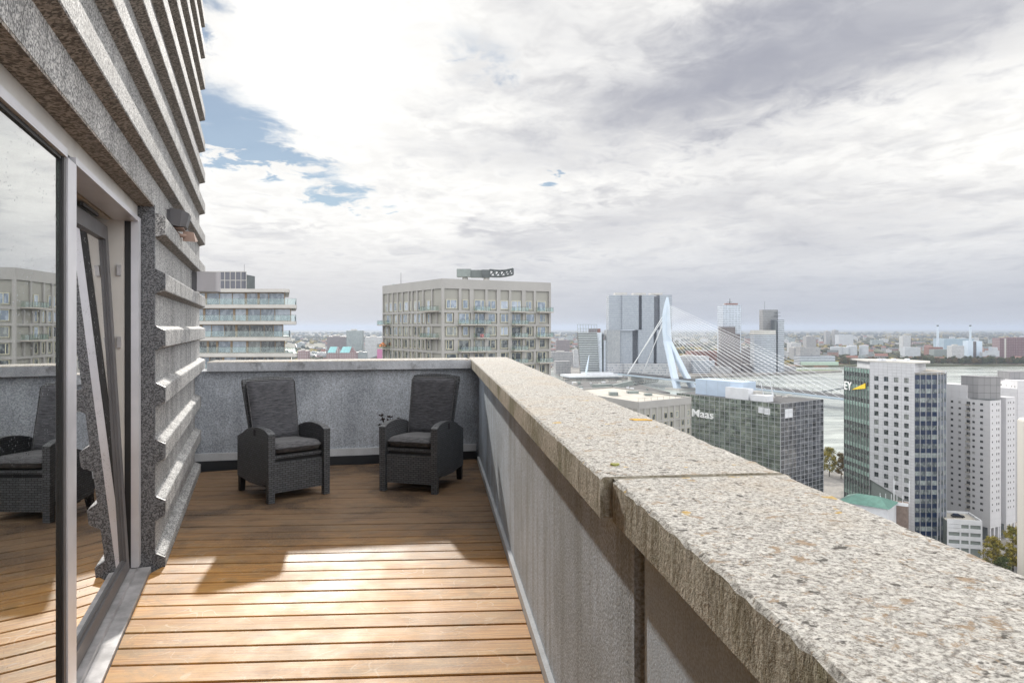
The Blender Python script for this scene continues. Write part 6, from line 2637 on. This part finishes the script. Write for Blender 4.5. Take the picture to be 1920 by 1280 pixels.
    mb.build('pale_strip', M['slab'], root)
    mb = MB()
    g2 = FR(f.pt(f.L + .1, 0)[:2], (f.pt(f.L, 0)[0] + 60, f.pt(f.L, 0)[1] + 8))
    g2.box(mb, 0, g2.L, LAND, zt + 2, -40, 0)
    mb.build('wall', M['grid_plum'], root)
    root = empty('ship', 'white moored ship like hall with small funnel left of the plum block', 'ship', (X_at(1860, 1700), 1700, LAND))
    f = FR((X_at(1842, 1700), 1700), (X_at(1874, 1700), 1700))
    for a, b, za, zb, nm in ((0, 1, 668, 660, 'hull'), (.3, 1, 659.9, 657, 'deckhouse'), (.66, .9, 656.9, 651, 'deckhouse'), (.52, .57, 656.9, 650, 'funnel')):
        mb = MB()
        f.box(mb, f.L * a, f.L * b, Z_at(za, 1700) if nm == 'hull' else Z_at(za, 1700), Z_at(zb, 1700), -10, 0)
        mb.build(nm, M['tank'], root)
    # low breakwater in the river left of the wedge tower
    a, b = gx(1540, 736, WATER), gx(1600, 725, WATER)
    mb = MB()
    f = FR(a, b)
    f.box(mb, 0, f.L, WATER - .5, WATER + 1.4, -4, 0)
    tag(mb.build('jetty', M['steel_d'], loc=(a[0], a[1], WATER)), 'low dark jetty in the river left of the wedge tower', 'jetty')
far_things()

def house_field():
    rr = random.Random(12)
    lab = 'small distant house or block half hidden among trees beyond the river'
    mats = ['brick_red', 'grid_pale', 'grid_mid', 'grid_teal', 'brick_red', 'grid_brown', 'grid_mauve', 'grid_pale']
    protos = []
    for k in range(16):
        w, dp, h = rr.uniform(12, 34), rr.uniform(9, 14), rr.choice((7, 8, 9, 12, 16))
        mb = MB()
        mb.box(-w / 2, w / 2, -dp / 2, dp / 2, 0, h, 0)
        if k % 2 == 0:
            e = .4
            A_ = [(-w / 2 - e, -dp / 2 - e, h), (w / 2 + e, -dp / 2 - e, h), (w / 2 + e, dp / 2 + e, h), (-w / 2 - e, dp / 2 + e, h)]
            r0, r1 = (-w / 2 - e, 0, h + dp * .4), (w / 2 + e, 0, h + dp * .4)
            mb.quad([A_[0], A_[1], r1, r0], 1)
            mb.quad([A_[2], A_[3], r0, r1], 1)
            mb.quad([A_[3], A_[0], r0], 0)
            mb.quad([A_[1], A_[2], r1], 0)
        else:
            mb.box(-w * .2, w * .1, -dp * .25, dp * .25, h, h + 2, 0)
        o = mb.build('house', [M[mats[k % 8]], M['red_roof' if k % 4 else 'steel_d']])
        protos.append(o)
        tag(o, lab, 'house', 'distant houses beyond the river')
    used = set()
    n = 0
    while n < 260:
        px = rr.choice((rr.uniform(560, 720), rr.uniform(1030, 1150), rr.uniform(1260, 1920), rr.uniform(1400, 1920)))
        Y = 1660 * (5200 / 1660) ** (rr.random() ** 1.35)
        k = n % 16
        o = protos[k] if k not in used else protos[k].copy()
        if k in used:
            C.objects.link(o)
        used.add(k)
        o.location = (X_at(px, Y), Y, LAND - .3)
        o.rotation_euler = (0, 0, rr.uniform(-.7, .7))
        s = rr.uniform(.8, 1.3) * (1.5 if Y > 3000 else 1)
        o.scale = (s, s, s)
        n += 1
house_field()

# ================================================================== HAZE
def haze():
    mb = MB()
    mb.box(-25000, 25000, -1500, 24800, WATER - 3.5, 56)
    m, g = material('haze')
    vol = g.node('ShaderNodeVolumePrincipled', {'Color': (.49, .56, .69, 1), 'Density': HAZE, 'Anisotropy': .25})
    g.out(vol.outputs[0], sock='Volume')
    o = mb.build('haze', m)
    o.display_type = 'WIRE'
    kind(o, 'stuff')
    tag(o, 'thin bluish haze over the river and the far city', 'haze')
HAZE = .000085
haze()
